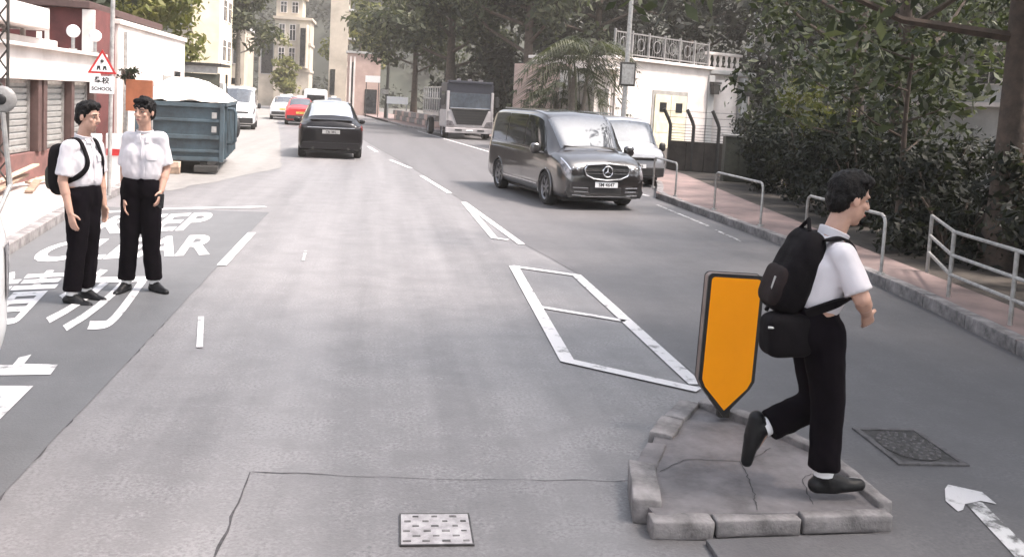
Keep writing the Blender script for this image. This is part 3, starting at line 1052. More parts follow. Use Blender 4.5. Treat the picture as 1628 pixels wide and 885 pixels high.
# grille, star, plate
gp = [(-.46, .70), (-.50, .82), (-.44, .90), (0, .935), (.44, .90), (.50, .82), (.46, .70), (.30, .63), (0, .605), (-.30, .63)]
UPF = Matrix.Translation((0, 2.60, 0)) @ Matrix.Rotation(R(90), 4, 'X')
MB().prism(gp[::-1], -.03, .05, UPF).build('grille', M['plastic'], van)
rim_ = [(x, 2.635, z) for x, z in gp] + [(gp[0][0], 2.635, gp[0][1])]
MB().tube(rim_, .016, 6).build('grille_surround', M['chrome'], van, smooth=True)
for z in (.80, .735):
    for sx in (1, -1):
        MB().box((sx * .285, 2.638, z if z > .78 else z), (.38, .02, .034 if z > .78 else .012)).build('grille_bar', M['chrome'], van, bevel=.006)
MB().tube([(.105 * math.cos(2 * PI * k / 24), 2.655, .775 + .105 * math.sin(2 * PI * k / 24)) for k in range(25)], .014, 6).build('emblem_ring', M['chrome'], van, smooth=True)
b = MB()
for k in range(3):
    a = R(90 + 120 * k)
    tip = Vector((.1 * math.cos(a), 2.655, .775 + .1 * math.sin(a)))
    l_ = Vector((-.016 * math.sin(a), 2.655, .775 + .016 * math.cos(a)))
    r_ = Vector((.016 * math.sin(a), 2.655, .775 - .016 * math.cos(a)))
    c_ = Vector((0, 2.672, .775))
    b.add([tip, l_, c_, r_], ((0, 1, 2), (0, 2, 3), (0, 3, 1)))
b.build('emblem_star', M['chrome'], van)
number_plate(van, 'SM 4647', Matrix.Translation((0, 2.62, .515)) @ FACING_F)
MB().box((0, 2.575, .40), (.70, .05, .12)).build('lower_grille', M['plastic'], van, bevel=.02)
MB().box((0, 2.60, .285), (1.1, .04, .025)).build('bumper_strip', M['chrome'], van, bevel=.008)
MB().box((0, 0, .2), (1.55, 4.4, .10)).build('underbody', M['plastic'], van)
for x0 in (-.35, .32):
    MB().tube([(x0 - .3, 1.77, 1.165), (x0 + .3, 1.70, 1.215)], .010, 6).build('wiper', M['plastic'], van)
wheels(van, AX, 1.70, .345, .23)
bench_seats(van, (.75, -.4), .42)
van.location = (3.76, 18.65, 0)
van.scale = (.90, .93, .94)
van.rotation_euler = (0, 0, PI + R(10.0))

# --- black crossover seen from behind
suv = thing('crossover_car', 'black crossover car driving away ahead, seen from behind', 'car')


def csec(w_, zb, zbelt, wr, zt, crown=0.03):
    return [(0, zb), (w_ - .16, zb), (w_ - .02, zb + .14), (w_, .52), (w_ - .01, zbelt - .14), (w_ - .05, zbelt), (wr, zt - .09), (wr - .14, zt - .012), (0, zt + crown)]


H2 = Hull([(-2.28, csec(.80, .36, .88, .64, .97, .01)), (-2.22, csec(.88, .28, .95, .72, 1.05)), (-2.05, csec(.92, .24, .99, .74, 1.11)), (-1.80, csec(.93, .22, 1.0, .68, 1.22)),
           (-1.1, csec(.93, .21, 1.0, .60, 1.58)), (-.5, csec(.93, .21, .99, .62, 1.66)), (0.2, csec(.93, .21, .97, .62, 1.65)), (1.0, csec(.92, .21, .95, .60, 1.18)), (1.3, csec(.91, .22, .90, .70, 1.02)),
           (2.0, csec(.88, .23, .80, .68, .88)), (2.25, csec(.80, .3, .66, .60, .76))])
H2.body('body', M['car_black'], suv, 84, 44, (-1.42, 1.42), .37, .34)
H2.pane('roof_glare_pane', M['glass_mirror'], suv, (-.95, .15), (-.95, .15), 6.7, 8, both=True, nu=12, nv=6)  # pane added to stand for sky glare on the black painted roof
H2.pane('rear_screen', M['glass_mirror'], suv, (-1.78, -.98), (-1.80, -1.0), 6.2, 8, both=True, nu=12, nv=8)
for sd_ in (1, -1):
    H2.pane('side_window', M['glass'], suv, (-1.35, .9), (-.95, .3), 5.15, 5.9, side=sd_, nu=16)
    H2.pane('tail_light', M['lamp_red'], suv, (-2.225, -2.05), (-2.222, -2.06), 4.1, 5.0, side=sd_, offs=.012)
    mr = MB().ball((sd_ * 1.02, .62, 1.02), (.10, .07, .075), e=.7).tube([(sd_ * .88, .64, .98), (sd_ * .98, .62, 1.0)], .025).build('wing_mirror', M['car_black'], suv, smooth=True)
    MB().tube([(sd_ * .5, -2.26, .30), (sd_ * .5, -2.33, .30)], .04, 12).build('exhaust', M['steel_dark'], suv)
MB().box((0, -2.27, .90), (1.35, .03, .022)).build('light_bar', M['chrome'], suv, bevel=.006)
MB().box((0, -2.10, 1.125), (1.20, .16, .025), rx=R(6)).build('spoiler', M['car_black'], suv, bevel=.01)
MB().prism([(-.85, .28), (.85, .28), (.80, .47), (-.80, .47)], 0, .05, Matrix.Translation((0, -2.25, 0)) @ FACING).build('rear_bumper', M['car_black'], suv, bevel=.012)
number_plate(suv, 'TR 382', Matrix.Translation((0, -2.285, .78)) @ FACING, m='galv_pale')
MB().box((0, 0, .2), (1.5, 4.0, .08)).build('underbody', M['plastic'], suv)
wheels(suv, (-1.42, 1.42), 1.62, .345, .22, 5)
suv.location = (-1.50, 29.1, 0)
suv.rotation_euler = (0, 0, R(4.0))


# --- box bodied vans, taxi
def box_van(name, label, paint, L=4.7, W=.85, HT=1.98, wind=('1',), group=None):
    t_ = thing(name, label, 'van', group=group)
    h = L / 2
    Hh = Hull([(-h, vsec(W - .08, .38, 1.02, W - .16, HT - .12)), (-h + .06, vsec(W - .02, .30, 1.04, W - .09, HT - .04)), (-h + .5, vsec(W, .26, 1.05, W - .07, HT)), (.4, vsec(W, .26, 1.05, W - .07, HT)),
               (h - 1.15, vsec(W, .26, 1.04, W - .09, HT - .05)), (h - .95, vsec(W, .26, 1.03, W - .11, HT - .12)), (h - .34, vsec(W - .01, .26, 1.0, W - .17, 1.17)),
               (h - .26, bsec(W - .02, .26, 1.12)), (h - .08, bsec(W - .05, .28, .98)), (h, bsec(W - .14, .34, .80, .01))])
    Hh.body('body', paint, t_, 70, 36, (-h + .95, h - .85), .34, .32)
    Hh.pane('windscreen', M['glass_van'], t_, (h - .93, h - .40), (h - .95, h - .40), 6.25, 8, both=True, nu=12, nv=8)
    for sd_ in (1, -1):
        Hh.pane('front_window', M['glass'], t_, (h - 1.85, h - .60), (h - 1.85, h - .98), 5.1, 5.9, side=sd_)
        Hh.pane('side_window', M['glass'], t_, (-h + .3, h - 1.95), (-h + .3, h - 1.95), 5.1, 5.9, side=sd_)
        Hh.pane('headlight', M['lamp_clear'], t_, (h - .22, h - .02), (h - .26, h - .05), 4.0, 5.2, side=sd_, offs=.01)
        MB().ball((sd_ * (W + .14), h - .72, 1.12), (.08, .06, .13), e=.7).tube([(sd_ * (W - .03), h - .7, 1.0), (sd_ * (W + .12), h - .72, 1.02)], .022).build('wing_mirror', M['plastic'], t_, smooth=True)
    MB().box((0, h - .02, .80), (W * 1.25, .05, .09)).build('grille', M['plastic'], t_, bevel=.01)
    MB().box((0, h + .008, .80), (W * 1.2, .02, .022)).build('grille_bar', M['chrome'], t_)
    MB().box((0, h - .03, .44), (W * 1.75, .10, .26)).build('bumper', M['plastic'], t_, bevel=.03)
    number_plate(t_, 'LK 2075', Matrix.Translation((0, h + .035, .60)) @ FACING_F)
    Hh.pane('rear_window', M['glass'], t_, (-h, -h), (-h, -h), 5.2, 5.21, nu=2, nv=2)
    MB().box((0, -h - .004, 1.45), (W * 1.4, .012, .5)).build('rear_screen', M['glass'], t_)
    MB().box((0, 0, .24), (W * 1.6, L * .9, .08)).build('underbody', M['plastic'], t_)
    wheels(t_, (-h + .95, h - .85), W * 2 - .22, .32, .2, 6)
    bench_seats(t_, (h - 1.5,), .38)
    return t_


sv = box_van('parked_van', 'silver van parked at the kerb half hidden behind the bronze van', M['car_silver'], HT=1.93)
sv.location = (5.95, 23.8, 0)
sv.scale = (1, 1, .87)
sv.rotation_euler = (0, 0, PI + R(7))
wv = box_van('parked_van', 'white van parked far off on the left beyond the blue skip', M['car_white'])
wv.location = (-6.7, 45.6, 0)
wv.rotation_euler = (0, 0, PI + R(6))
wv2 = box_van('delivery_van', 'white delivery van in the glare behind the red taxi', M['car_white'], HT=2.1)
wv2.location = (-4.6, 66.5, 0)
wv2.rotation_euler = (0, 0, R(7))


def taxi(label, paint, loc_, rz):
    t_ = thing('taxi', label, 'taxi', group='cars in the far traffic')
    Hh = Hull([(-2.25, csec(.78, .36, .80, .66, .92, .01)), (-2.15, csec(.84, .28, .85, .70, 1.0)), (-1.7, csec(.86, .24, .9, .68, 1.06)), (-1.5, csec(.86, .22, .92, .64, 1.1)), (-.9, csec(.86, .21, .93, .58, 1.47)),
               (-.3, csec(.86, .21, .92, .58, 1.52)), (.3, csec(.86, .21, .91, .58, 1.46)), (1.0, csec(.86, .21, .89, .62, 1.03)), (1.2, csec(.85, .22, .86, .66, .97)), (2.0, csec(.83, .23, .76, .64, .86)), (2.2, csec(.76, .3, .62, .58, .74))])
    Hh.body('body', paint, t_, 56, 32, (-1.3, 1.35), .34, .31)
    Hh.pane('rear_screen', M['glass_sky'], t_, (-1.46, -.85), (-1.48, -.87), 6.2, 8, both=True)
    Hh.pane('windscreen', M['glass_sky'], t_, (.35, .95), (.33, .97), 6.2, 8, both=True)
    for sd_ in (1, -1):
        Hh.pane('side_window', M['glass'], t_, (-1.2, .85), (-.85, .3), 5.15, 5.9, side=sd_, nu=12)
        Hh.pane('tail_light', M['lamp_red'], t_, (-2.16, -2.0), (-2.15, -2.0), 3.8, 4.9, side=sd_, offs=.012)
    MB().box((0, -2.24, .45), (1.5, .12, .2)).build('rear_bumper', M['plastic'], t_, bevel=.02)
    number_plate(t_, 'CW 710', Matrix.Translation((0, -2.262, .70)) @ FACING, m='num_yellow')
    MB().box((0, -.2, 1.58), (.42, .16, .13)).build('roof_sign', M['num_white'], t_, bevel=.02)
    MB().box((0, 0, .2), (1.4, 3.9, .08)).build('underbody', M['plastic'], t_)
    wheels(t_, (-1.3, 1.35), 1.50, .31, .19, 6)
    t_.location = loc_
    t_.rotation_euler = (0, 0, rz)
    return t_


taxi('bright red taxi driving away just beyond the black car', M['car_red'], (-4.55, 54.5, 0), R(6))
taxi('pale car in the far queue, just left of the red taxi', M['car_white'], (-6.3, 62.5, 0), R(6))
taxi('pale cream taxi far ahead in the left lane of traffic', M['car_white'], (-6.8, 72, 0), R(6))
taxi('silver car far ahead partly behind the red taxi', M['car_silver'], (-3.9, 80.5, 0), R(6))

# --- lorry in the lay-by
lor = thing('lorry', 'white fronted lorry with a slatted cage body parked in the lay-by', 'lorry')
b = MB().prism([(-1.16, 1.35), (1.16, 1.35), (1.12, 2.55), (1.0, 2.72), (-1.0, 2.72), (-1.12, 2.55)], -1.75, 0, Matrix.Rotation(R(90), 4, 'X') @ Matrix.Scale(-1, 4, (0, 0, 1)))
cabm = Matrix.Rotation(R(90), 4, 'X')
MB().box((0, -.85, 2.02), (2.3, 1.7, 1.35)).build('cab_upper', M['navy'], lor, bevel=.08)
MB().box((0, -.82, .98), (2.36, 1.76, .86)).build('cab_lower', M['lorry_paint'], lor, bevel=.07)
MB().box((0, .012, 1.86), (2.0, .03, .72), rx=R(4)).build('windscreen', M['glass_van'], lor, bevel=.01)
MB().prism([(-.92, 1.46), (-.62, .72), (.62, .72), (.92, 1.46)], -.02, .09, Matrix.Rotation(R(90), 4, 'X') @ Matrix.Scale(-1, 4, (0, 0, 1))).build('grille', M['plastic'], lor)
for k in range(5):
    MB().box((0, .10, .80 + .13 * k), (1.2 + .13 * k, .03, .03)).build('grille_bar', M['steel_dark'], lor)
MB().box((0, .11, 1.48), (1.95, .05, .07)).build('grille_top', M['chrome'], lor, bevel=.01)
for sx in (-1, 1):
    MB().box((sx * 1.09, .02, 1.55), (.14, .08, 1.5)).build('cab_pillar', M['lorry_paint'], lor, bevel=.03)
    MB().prism([(sx * .72, .64), (sx * 1.12, .62), (sx * 1.12, .90), (sx * .84, .86)][::sx], 0, .05, Matrix.Translation((0, .06, 0)) @ Matrix.Rotation(R(90), 4, 'X') @ Matrix.Scale(-1, 4, (0, 0, 1))).build('headlight', M['lamp_clear'], lor)
    MB().box((sx * 1.34, -.02, 1.85), (.16, .08, .5)).tube([(sx * 1.15, -.1, 2.1), (sx * 1.34, -.02, 2.1)], .02).build('wing_mirror', M['plastic'], lor, bevel=.02)
    MB().box((sx * 1.165, -.8, 1.95), (.02, .85, .62)).build('side_window', M['glass'], lor)
MB().box((0, .10, .43), (2.34, .18, .26)).build('bumper', M['lorry_paint'], lor, bevel=.03)
for sx in (-1, 0, 1):
    MB().box((sx * .55, .195, .45), (.34, .02, .07)).build('bumper_slot', M['plastic'] if sx else M['num_white'], lor)
MB().box((0, -.1, 2.74), (2.2, .3, .14)).build('sun_visor', M['navy'], lor, bevel=.03)
for k in range(3):
    MB().box((-.55 + .55 * k, -.3, 2.85), (.2, .12, .1)).build('roof_lamp', M['lamp_clear'], lor, bevel=.02)
MB().box((0, -4.4, .82), (.9, 5.6, .22)).build('chassis', M['steel_dark'], lor)
MB().box((0, -4.5, 1.12), (2.36, 5.2, .16)).build('load_bed', M['galv'], lor)
for sx in (-1, 1):
    for k in range(8):
        MB().box((sx * 1.16, -1.98 - .73 * k, 1.84), (.05, .10, 1.32)).build('cage_slat', M['galv_pale'], lor)
    for z in (1.25, 1.9, 2.48):
        MB().box((sx * 1.13, -4.5, z), (.05, 5.2, .07)).build('cage_rail', M['galv'], lor)
MB().box((0, -1.93, 1.8), (2.3, .05, 1.3)).build('headboard', M['navy'], lor)
MB().box((0, -4.6, 1.75), (1.9, 4.6, 1.0)).build('load', M['navy'], lor, bevel=.2)
wheels(lor, (-.95, -5.3), 2.05, .46, .28, 8)
lor.location = (4.33, 44.0, 0)
lor.rotation_euler = (0, 0, PI + R(6))

# --- white minibus at the very left edge, beside the camera
mb_ = thing('minibus', 'white minibus at the left edge of the picture, only its front corner showing', 'minibus')


def msec(w_, zb, zt):
    return [(0, zb), (w_ - .14, zb), (w_ - .02, zb + .14), (w_, .56), (w_, .9), (w_ - .01, 1.05), (w_ - .10, zt - .16), (w_ - .2, zt - .03), (0, zt + .03)]


H5 = Hull([(-6.2, msec(.9, .32, 2.3)), (-6.0, msec(.98, .28, 2.4)), (-3, msec(1.0, .28, 2.42)), (-.75, msec(1.0, .28, 2.40)), (-.45, msec(.99, .28, 2.3)), (-.12, msec(.99, .28, 1.62)), (-.03, msec(.975, .30, 1.3)), (0.03, msec(.93, .34, 1.0))])
H5.body('body', M['car_white'], mb_, 80, 40, (-1.1, -4.9), .38, .34)
for sd_ in (1, -1):
    H5.pane('side_window', M['glass'], mb_, (-5.6, -1.7), (-5.6, -1.7), 5.1, 5.9, side=sd_, nu=16)
    H5.pane('front_window', M['glass'], mb_, (-1.6, -.55), (-1.6, -.7), 5.1, 5.9, side=sd_)
    H5.pane('headlight', M['lamp_clear'], mb_, (-.10, 0.0), (-.12, -.02), 3.4, 4.6, side=sd_, offs=.01)
H5.pane('windscreen', M['glass_sky'], mb_, (-.44, -.15), (-.45, -.15), 6.2, 8, both=True)
H5.pane('side_stripe', M['print_red'], mb_, (-6.0, -.5), (-6.0, -.5), 3.2, 3.7, side=1, offs=.006, nu=20, nv=4)
MB().tube([(.96, -.25, 1.05), (.97, .02, 1.3), (.93, .02, 1.70)], .014, 8).build('mirror_arm', M['galv_pale'], mb_, smooth=True)
mr = MB().ball((.925, .03, 1.77), (.075, .03, .075)).build('round_mirror', M['galv_pale'], mb_, smooth=True)
MB().ball((.925, .003, 1.77), (.03, .012, .03)).build('mirror_boss', M['plastic'], mr, smooth=True)
wheels(mb_, (-1.1, -4.9), 1.75, .35, .22, 6)
mb_.location = (-2.975, 5.36, 0)


# ------------------------------------------------------------------ people
def remesh(name, mb, voxel, smooth, m, parent, wrinkle=0.0, wscale=9.0, seed=0.0, cut=None):
    """union of overlapping closed shapes as ONE continuous skin"""
    me = newmesh(name, mb.v, mb.f)
    o = bpy.data.objects.new(name, me)
    COL.objects.link(o)
    md = o.modifiers.new('r', 'REMESH')
    md.mode = 'VOXEL'
    md.voxel_size = voxel
    md.use_smooth_shade = True
    s_ = o.modifiers.new('s', 'SMOOTH')
    s_.factor = 0.5
    s_.iterations = smooth
    dg = bpy.context.evaluated_depsgraph_get()
    me2 = bpy.data.meshes.new_from_object(o.evaluated_get(dg))
    bpy.data.objects.remove(o)
    if wrinkle:
        me2.update()
        nr = [v.normal.copy() for v in me2.vertices]
        for v, n_ in zip(me2.vertices, nr):
            p = v.co
            q = noise.noise((p.x * wscale + seed, p.y * wscale, p.z * wscale * 0.55)) + 0.6 * noise.noise((p.x * wscale * 2.2 + p.z * 14, p.y * wscale * 2.2 + seed, p.z * wscale))
            v.co = p + n_ * wrinkle * q
        me2.update()
    me2.materials.clear()
    return link(name, me2, m, parent, True)


def person(name, label, J, group=None, fringe=False, hand_curl=0.5):
    """J: joints in world coordinates, f: facing of the body, hf: facing of the head"""
    V_ = {k: Vector(v) for k, v in J.items()}
    f = V_['f'].normalized()
    base = V_['base']
    root = thing(name, label, 'person', base, group=group)

    def L(p):
        return Vector(p) - base
    side = V_['hipR'] - V_['hipL']
    side.normalize()                                   # towards the person's right
    body = MB()
    pel, che, nec, hed = L(V_['pelvis']), L(V_['chest']), L(V_['neck']), L(V_['head'])
    # torso
    for sgn in (1, -1):
        body.caps(pel + side * .06 * sgn, .095, che + side * .06 * sgn, .095)
    shR, shL = L(V_['shR']), L(V_['shL'])
    body.caps(shR, .05, shL, .05)
    body.caps(che, .095, nec - (nec - che) * .25, .075)
    body.caps(nec, .055, hed - (hed - nec) * .35, .052)
    for s in 'RL':
        hip, kn, an, toe = (L(V_[k + s]) for k in ('hip', 'kn', 'an', 'toe'))
        body.caps(hip, .088, kn, .058)
        body.caps(kn, .054, an, .038)
        calf = kn.lerp(an, .3)
        body.caps(kn.lerp(an, .12), .05, calf, .056)
        body.caps(an, .034, an.lerp(toe, .35) + (an - kn).normalized() * .02, .028)
        sh, el, wr = (L(V_[k + s]) for k in ('sh', 'el', 'wr'))
        body.caps(sh, .05, el, .040)
        body.caps(el, .039, wr, .027)
        body.caps(el.lerp(wr, .1), .038, el.lerp(wr, .4), .039)
        # hand: palm, four fingers of different length and a thumb off its side
        d = (V_['hd' + s]).normalized() if 'hd' + s in V_ else (wr - el).normalized()
        inw = (-side if s == 'R' else side)            # palm faces the thigh
        inw = (inw - d * inw.dot(d)).normalized()
        ac = d.cross(inw).normalized()                 # across the knuckles
        if ac.dot(f) < 0:
            ac = -ac                                   # +ac is the thumb side (forward)
        kn0 = wr + d * .085
        for q in (-1.2, -.4, .4, 1.2):
            body.caps(wr + ac * q * .010 + d * .008, .015, kn0 + ac * q * .018, .0125)
        for q, ln in ((1.3, .068), (.45, .078), (-.45, .073), (-1.3, .056)):
            a0 = kn0 + ac * q * .0195
            a1 = a0 + (d + inw * .25 * hand_curl).normalized() * ln * .45
            a2 = a1 + (d + inw * .9 * hand_curl).normalized() * ln * .33
            a3 = a2 + (d + inw * 1.8 * hand_curl).normalized() * ln * .25
            body.caps(a0, .0092, a1, .0088, 8)
            body.caps(a1, .0088, a2, .0080, 8)
            body.caps(a2, .0080, a3, .0072, 8)
        t0 = wr + d * .025 + ac * .022
        t1 = t0 + (d * .7 + ac * .75 + inw * .35).normalized() * .038
        t2 = t1 + (d * 1.0 + ac * .25 + inw * .45).normalized() * .030
        body.caps(t0, .0125, t1, .0105, 8)
        body.caps(t1, .0105, t2, .0085, 8)
    # head
    hf = V_['hf'].normalized()
    hu = (hed - nec).normalized()
    hu = (hu * .5 + Vector((0, 0, 1)) * .5).normalized()
    hf = (hf - hu * hf.dot(hu)).normalized()
    hs = hf.cross(hu).normalized()
    A = (hs, hf, hu)
    body.ball(hed + hu * .035 - hf * .012, (.076, .094, .088), A, 18, 12)
    body.ball(hed - hu * .045 + hf * .022, (.058, .066, .075), A, 16, 11)
    body.ball(hed - hu * .098 + hf * .052, (.028, .026, .022), A, 10, 8)
    body.caps(hed + hu * .018 + hf * .086, .009, hed - hu * .022 + hf * .104, .0135, 10)
    for sg in (1, -1):
        body.ball(hed - hu * .026 + hf * .092 + hs * .012 * sg, .010, A, 8, 6)
        body.ball(hed - hu * .018 + hf * .058 + hs * .042 * sg, (.02, .02, .018), A, 8, 6)       # cheek
        body.caps(hed + hu * .032 + hf * .078 + hs * .012 * sg, .010, hed + hu * .03 + hf * .066 + hs * .05 * sg, .009, 8)   # brow
        body.ball(hed - hu * .004 - hf * .008 + hs * .078 * sg, (.009, .02, .031), A, 10, 8)
    body.ball(hed - hu * .056 + hf * .086, (.022, .010, .006), A, 10, 6)
    body.ball(hed - hu * .068 + hf * .084, (.019, .010, .0065), A, 10, 6)
    remesh('body', body, .0058, 3, M['skin'], root)
    for sg in (1, -1):
        e_ = MB().ball(hed + hu * .010 + hf * .070 + hs * .031 * sg, (.0120, .009, .0055), A, 10, 8).build('eye', M['lid_shaded_eye'], root, True)
        MB().ball(hed + hu * .010 + hf * .0775 + hs * .031 * sg, (.006, .004, .0065), A, 8, 6).build('iris', M['hair'], e_, True)
        MB().caps(hed + hu * .034 + hf * .086 + hs * .016 * sg, .0045, hed + hu * .034 + hf * .072 + hs * .05 * sg, .003, 6).build('eyebrow', M['hair'], root, True)
    MB().ball(hed - hu * .060 + hf * .092, (.021, .006, .008), A, 10, 6).build('mouth', M['lips'], root, True)
    hr = MB()
    hr.ball(hed + hu * .050 - hf * .022, (.083, .096, .088), A, 20, 12)
    hr.ball(hed - hu * .01 - hf * .055, (.074, .056, .075), A, 16, 10)
    hr.caps(hed + hu * .105 + hf * .045 - hs * .04, .03, hed + hu * .10 + hf * .052 + hs * .045, .027, 10)
    for sg in (1, -1):
        hr.ball(hed + hu * .03 - hf * .012 + hs * .071 * sg, (.014, .04, .045), A, 10, 8)
    for q in range(26 if fringe else 16):                # separate locks along the hairline and crown
        a_ = -1.5 + 3.0 * q / (25 if fringe else 15)
        dv = (hf * math.cos(a_) + hs * math.sin(a_)).normalized()
        top_ = hed + hu * (.118 + .012 * math.sin(q * 2.3)) + dv * .02
        low_ = hed + hu * ((.052 if fringe else .085) + .012 * math.sin(q * 5.1)) + dv * (.088 if abs(a_) < .8 else .082) - hf * .008
        hr.caps(top_, .022, low_, .0075 + .003 * math.sin(q * 3.7), 8)
    remesh('hair', hr, .006, 1, M['hair'], root, .006, 60, len(label))
    # clothes
    tr = MB()
    for sgn in (1, -1):
        tr.caps(pel + side * .05 * sgn + (che - pel) * .05, .115, pel + side * .062 * sgn - Vector((0, 0, .06)), .118)
    for s in 'RL':
        hip, kn, an = (L(V_[k + s]) for k in ('hip', 'kn', 'an'))
        tr.caps(hip, .108, kn, .082)
        tr.caps(kn, .081, kn.lerp(an, .5), .075)
        hem = kn.lerp(an, .93)
        dd = (an - kn).normalized()
        tr.tube([kn.lerp(an, .4), kn.lerp(an, .7), hem], [.078, .076, .076], 14)
    remesh('trousers', tr, .011, 4, M['trousers'], root, .008, 8, len(label))
    # belt
    ub = (che - pel).normalized()
    shp = MB()
    for sgn in (1, -1):
        shp.caps(pel + side * .055 * sgn + ub * .115, .118, che + side * .07 * sgn, .112)
    shp.caps(shR - side * .02, .062, shL + side * .02, .062)
    shp.caps(che, .112, nec - (nec - che) * .35, .085)
    for s in 'RL':
        sh, el = L(V_['sh' + s]), L(V_['el' + s])
        shp.caps(sh, .064, sh.lerp(el, .45), .062)
        shp.tube([sh.lerp(el, .2), sh.lerp(el, .55), sh.lerp(el, .86)], [.060, .064, .068], 14)
    remesh('shirt', shp, .010, 3, M['shirt'], root, .0055, 13, len(label) * 1.7)
    col = MB()
    nd = (hed - nec).normalized()
    col.lathe([(.060, -.012), (.068, .022), (.074, .018), (.070, -.02)], 18, Matrix.Translation(nec - nd * .005) @ nd.to_track_quat('Z', 'Y').to_matrix().to_4x4())
    col.build('collar', M['shirt'], root, True)
    for s in 'RL':
        kn, an, toe = (L(V_[k + s]) for k in ('kn', 'an', 'toe'))
        d = (toe - an)
        dk = (an - kn).normalized()
        fwd_ = (d - dk * d.dot(dk)).normalized()
        heel = an + dk * .055 - fwd_ * .035
        toe2 = an + dk * .062 + fwd_ * .185
        if 'foot' + s in V_:
            fwd_ = V_['foot' + s].normalized()
            dn = V_['sole' + s].normalized()
            heel = an + dn * .05 - fwd_ * .04
            toe2 = an + dn * .058 + fwd_ * .18
        else:
            dn = dk
        b = MB()
        b.caps(heel, .04, heel.lerp(toe2, .45), .043)
        b.caps(heel.lerp(toe2, .4), .041, toe2, .030)
        b.caps(an + dn * .012, .047, heel.lerp(toe2, .3), .043)
        b.caps(an + dn * .022 + fwd_ * .01, .043, heel.lerp(toe2, .62) - dn * .008, .036)
        lat = fwd_.cross(dn).normalized()
        b.caps(heel.lerp(toe2, .55) + lat * .012, .033, toe2 - fwd_ * .02 + lat * .01, .026)
        b.caps(heel.lerp(toe2, .55) - lat * .012, .033, toe2 - fwd_ * .02 - lat * .01, .026)
        so_ = remesh('shoe', b, .008, 2, M['shoe'], root)
        MB().tube([an - dk * .09, an - dk * .03, an + dk * .005], [.044, .044, .048], 12).build('sock', M['sock'], root, True)
    return root


run = person('person', 'person in white shirt and black trousers striding across the traffic island with a backpack',
             dict(base=(2.2, 4.05, .105), f=(1, -.05, -.1), hf=(1, .05, -.25), pelvis=(2.085, 4.05, .95), chest=(2.12, 4.05, 1.19), neck=(2.17, 4.05, 1.36), head=(2.235, 4.05, 1.525),
                  hipR=(2.11, 3.97, .90), hipL=(2.13, 4.13, .90), knR=(2.165, 3.965, .565), anR=(2.18, 3.975, .205), toeR=(2.35, 3.97, .15),
                  knL=(2.20, 4.13, .50), anL=(1.94, 4.14, .375), toeL=(1.88, 4.14, .17), footL=(-.12, 0, -1), soleL=(-1, 0, .1),
                  shR=(2.135, 3.88, 1.28), elR=(2.20, 3.80, 1.095), wrR=(2.285, 3.90, 1.01), hdR=(.4, .5, -.5),
                  shL=(2.145, 4.22, 1.28), elL=(2.05, 4.30, 1.07), wrL=(2.12, 4.33, .86)))
p1 = person('person', 'person in white shirt with a dark backpack standing sideways on the left lane',
            dict(base=(-2.48, 8.2, .005), f=(.94, -.34, 0), hf=(.94, -.3, 0), pelvis=(-2.47, 8.2, .95), chest=(-2.475, 8.2, 1.22), neck=(-2.475, 8.2, 1.42), head=(-2.435, 8.19, 1.59),
                 hipR=(-2.50, 8.12, .90), hipL=(-2.44, 8.27, .90), knR=(-2.485, 8.11, .49), anR=(-2.53, 8.11, .08), toeR=(-2.38, 8.05, .03),
                 knL=(-2.44, 8.27, .49), anL=(-2.47, 8.30, .08), toeL=(-2.32, 8.24, .03),
                 shR=(-2.54, 8.03, 1.34), elR=(-2.575, 8.0, 1.06), wrR=(-2.50, 7.96, .80), shL=(-2.42, 8.37, 1.34), elL=(-2.40, 8.43, 1.07), wrL=(-2.36, 8.40, .82)))
p2 = person('person', 'person in white shirt and black trousers standing with legs apart facing the camera',
            dict(base=(-2.1, 8.65, .005), f=(.12, -1, 0), hf=(-.42, -1, -.06), pelvis=(-2.115, 8.65, .98), chest=(-2.09, 8.65, 1.26), neck=(-2.085, 8.65, 1.465), head=(-2.085, 8.62, 1.64),
                 hipR=(-2.18, 8.65, .93), hipL=(-2.02, 8.65, .93), knR=(-2.195, 8.62, .50), anR=(-2.225, 8.65, .08), toeR=(-2.26, 8.50, .03),
                 knL=(-2.01, 8.62, .50), anL=(-1.985, 8.66, .085), toeL=(-1.87, 8.55, .03),
                 shR=(-2.225, 8.66, 1.40), elR=(-2.265, 8.68, 1.11), wrR=(-2.235, 8.60, .86), shL=(-1.945, 8.66, 1.41), elL=(-1.905, 8.70, 1.13), wrL=(-1.925, 8.60, .94)), fringe=True)
ph = thing('phone', 'small dark phone in the hand of the person facing the camera', 'phone', (-1.93, 8.57, .845))
MB().box((0, 0, 0), (.075, .012, .15), rz=.3, rx=.4).build('case', M['black'], ph, bevel=.005)
MB().box((0, -.0075, 0), (.064, .003, .13), rz=.3, rx=.4).build('screen', M['glass'], ph)


# bags
from mathutils.bvhtree import BVHTree


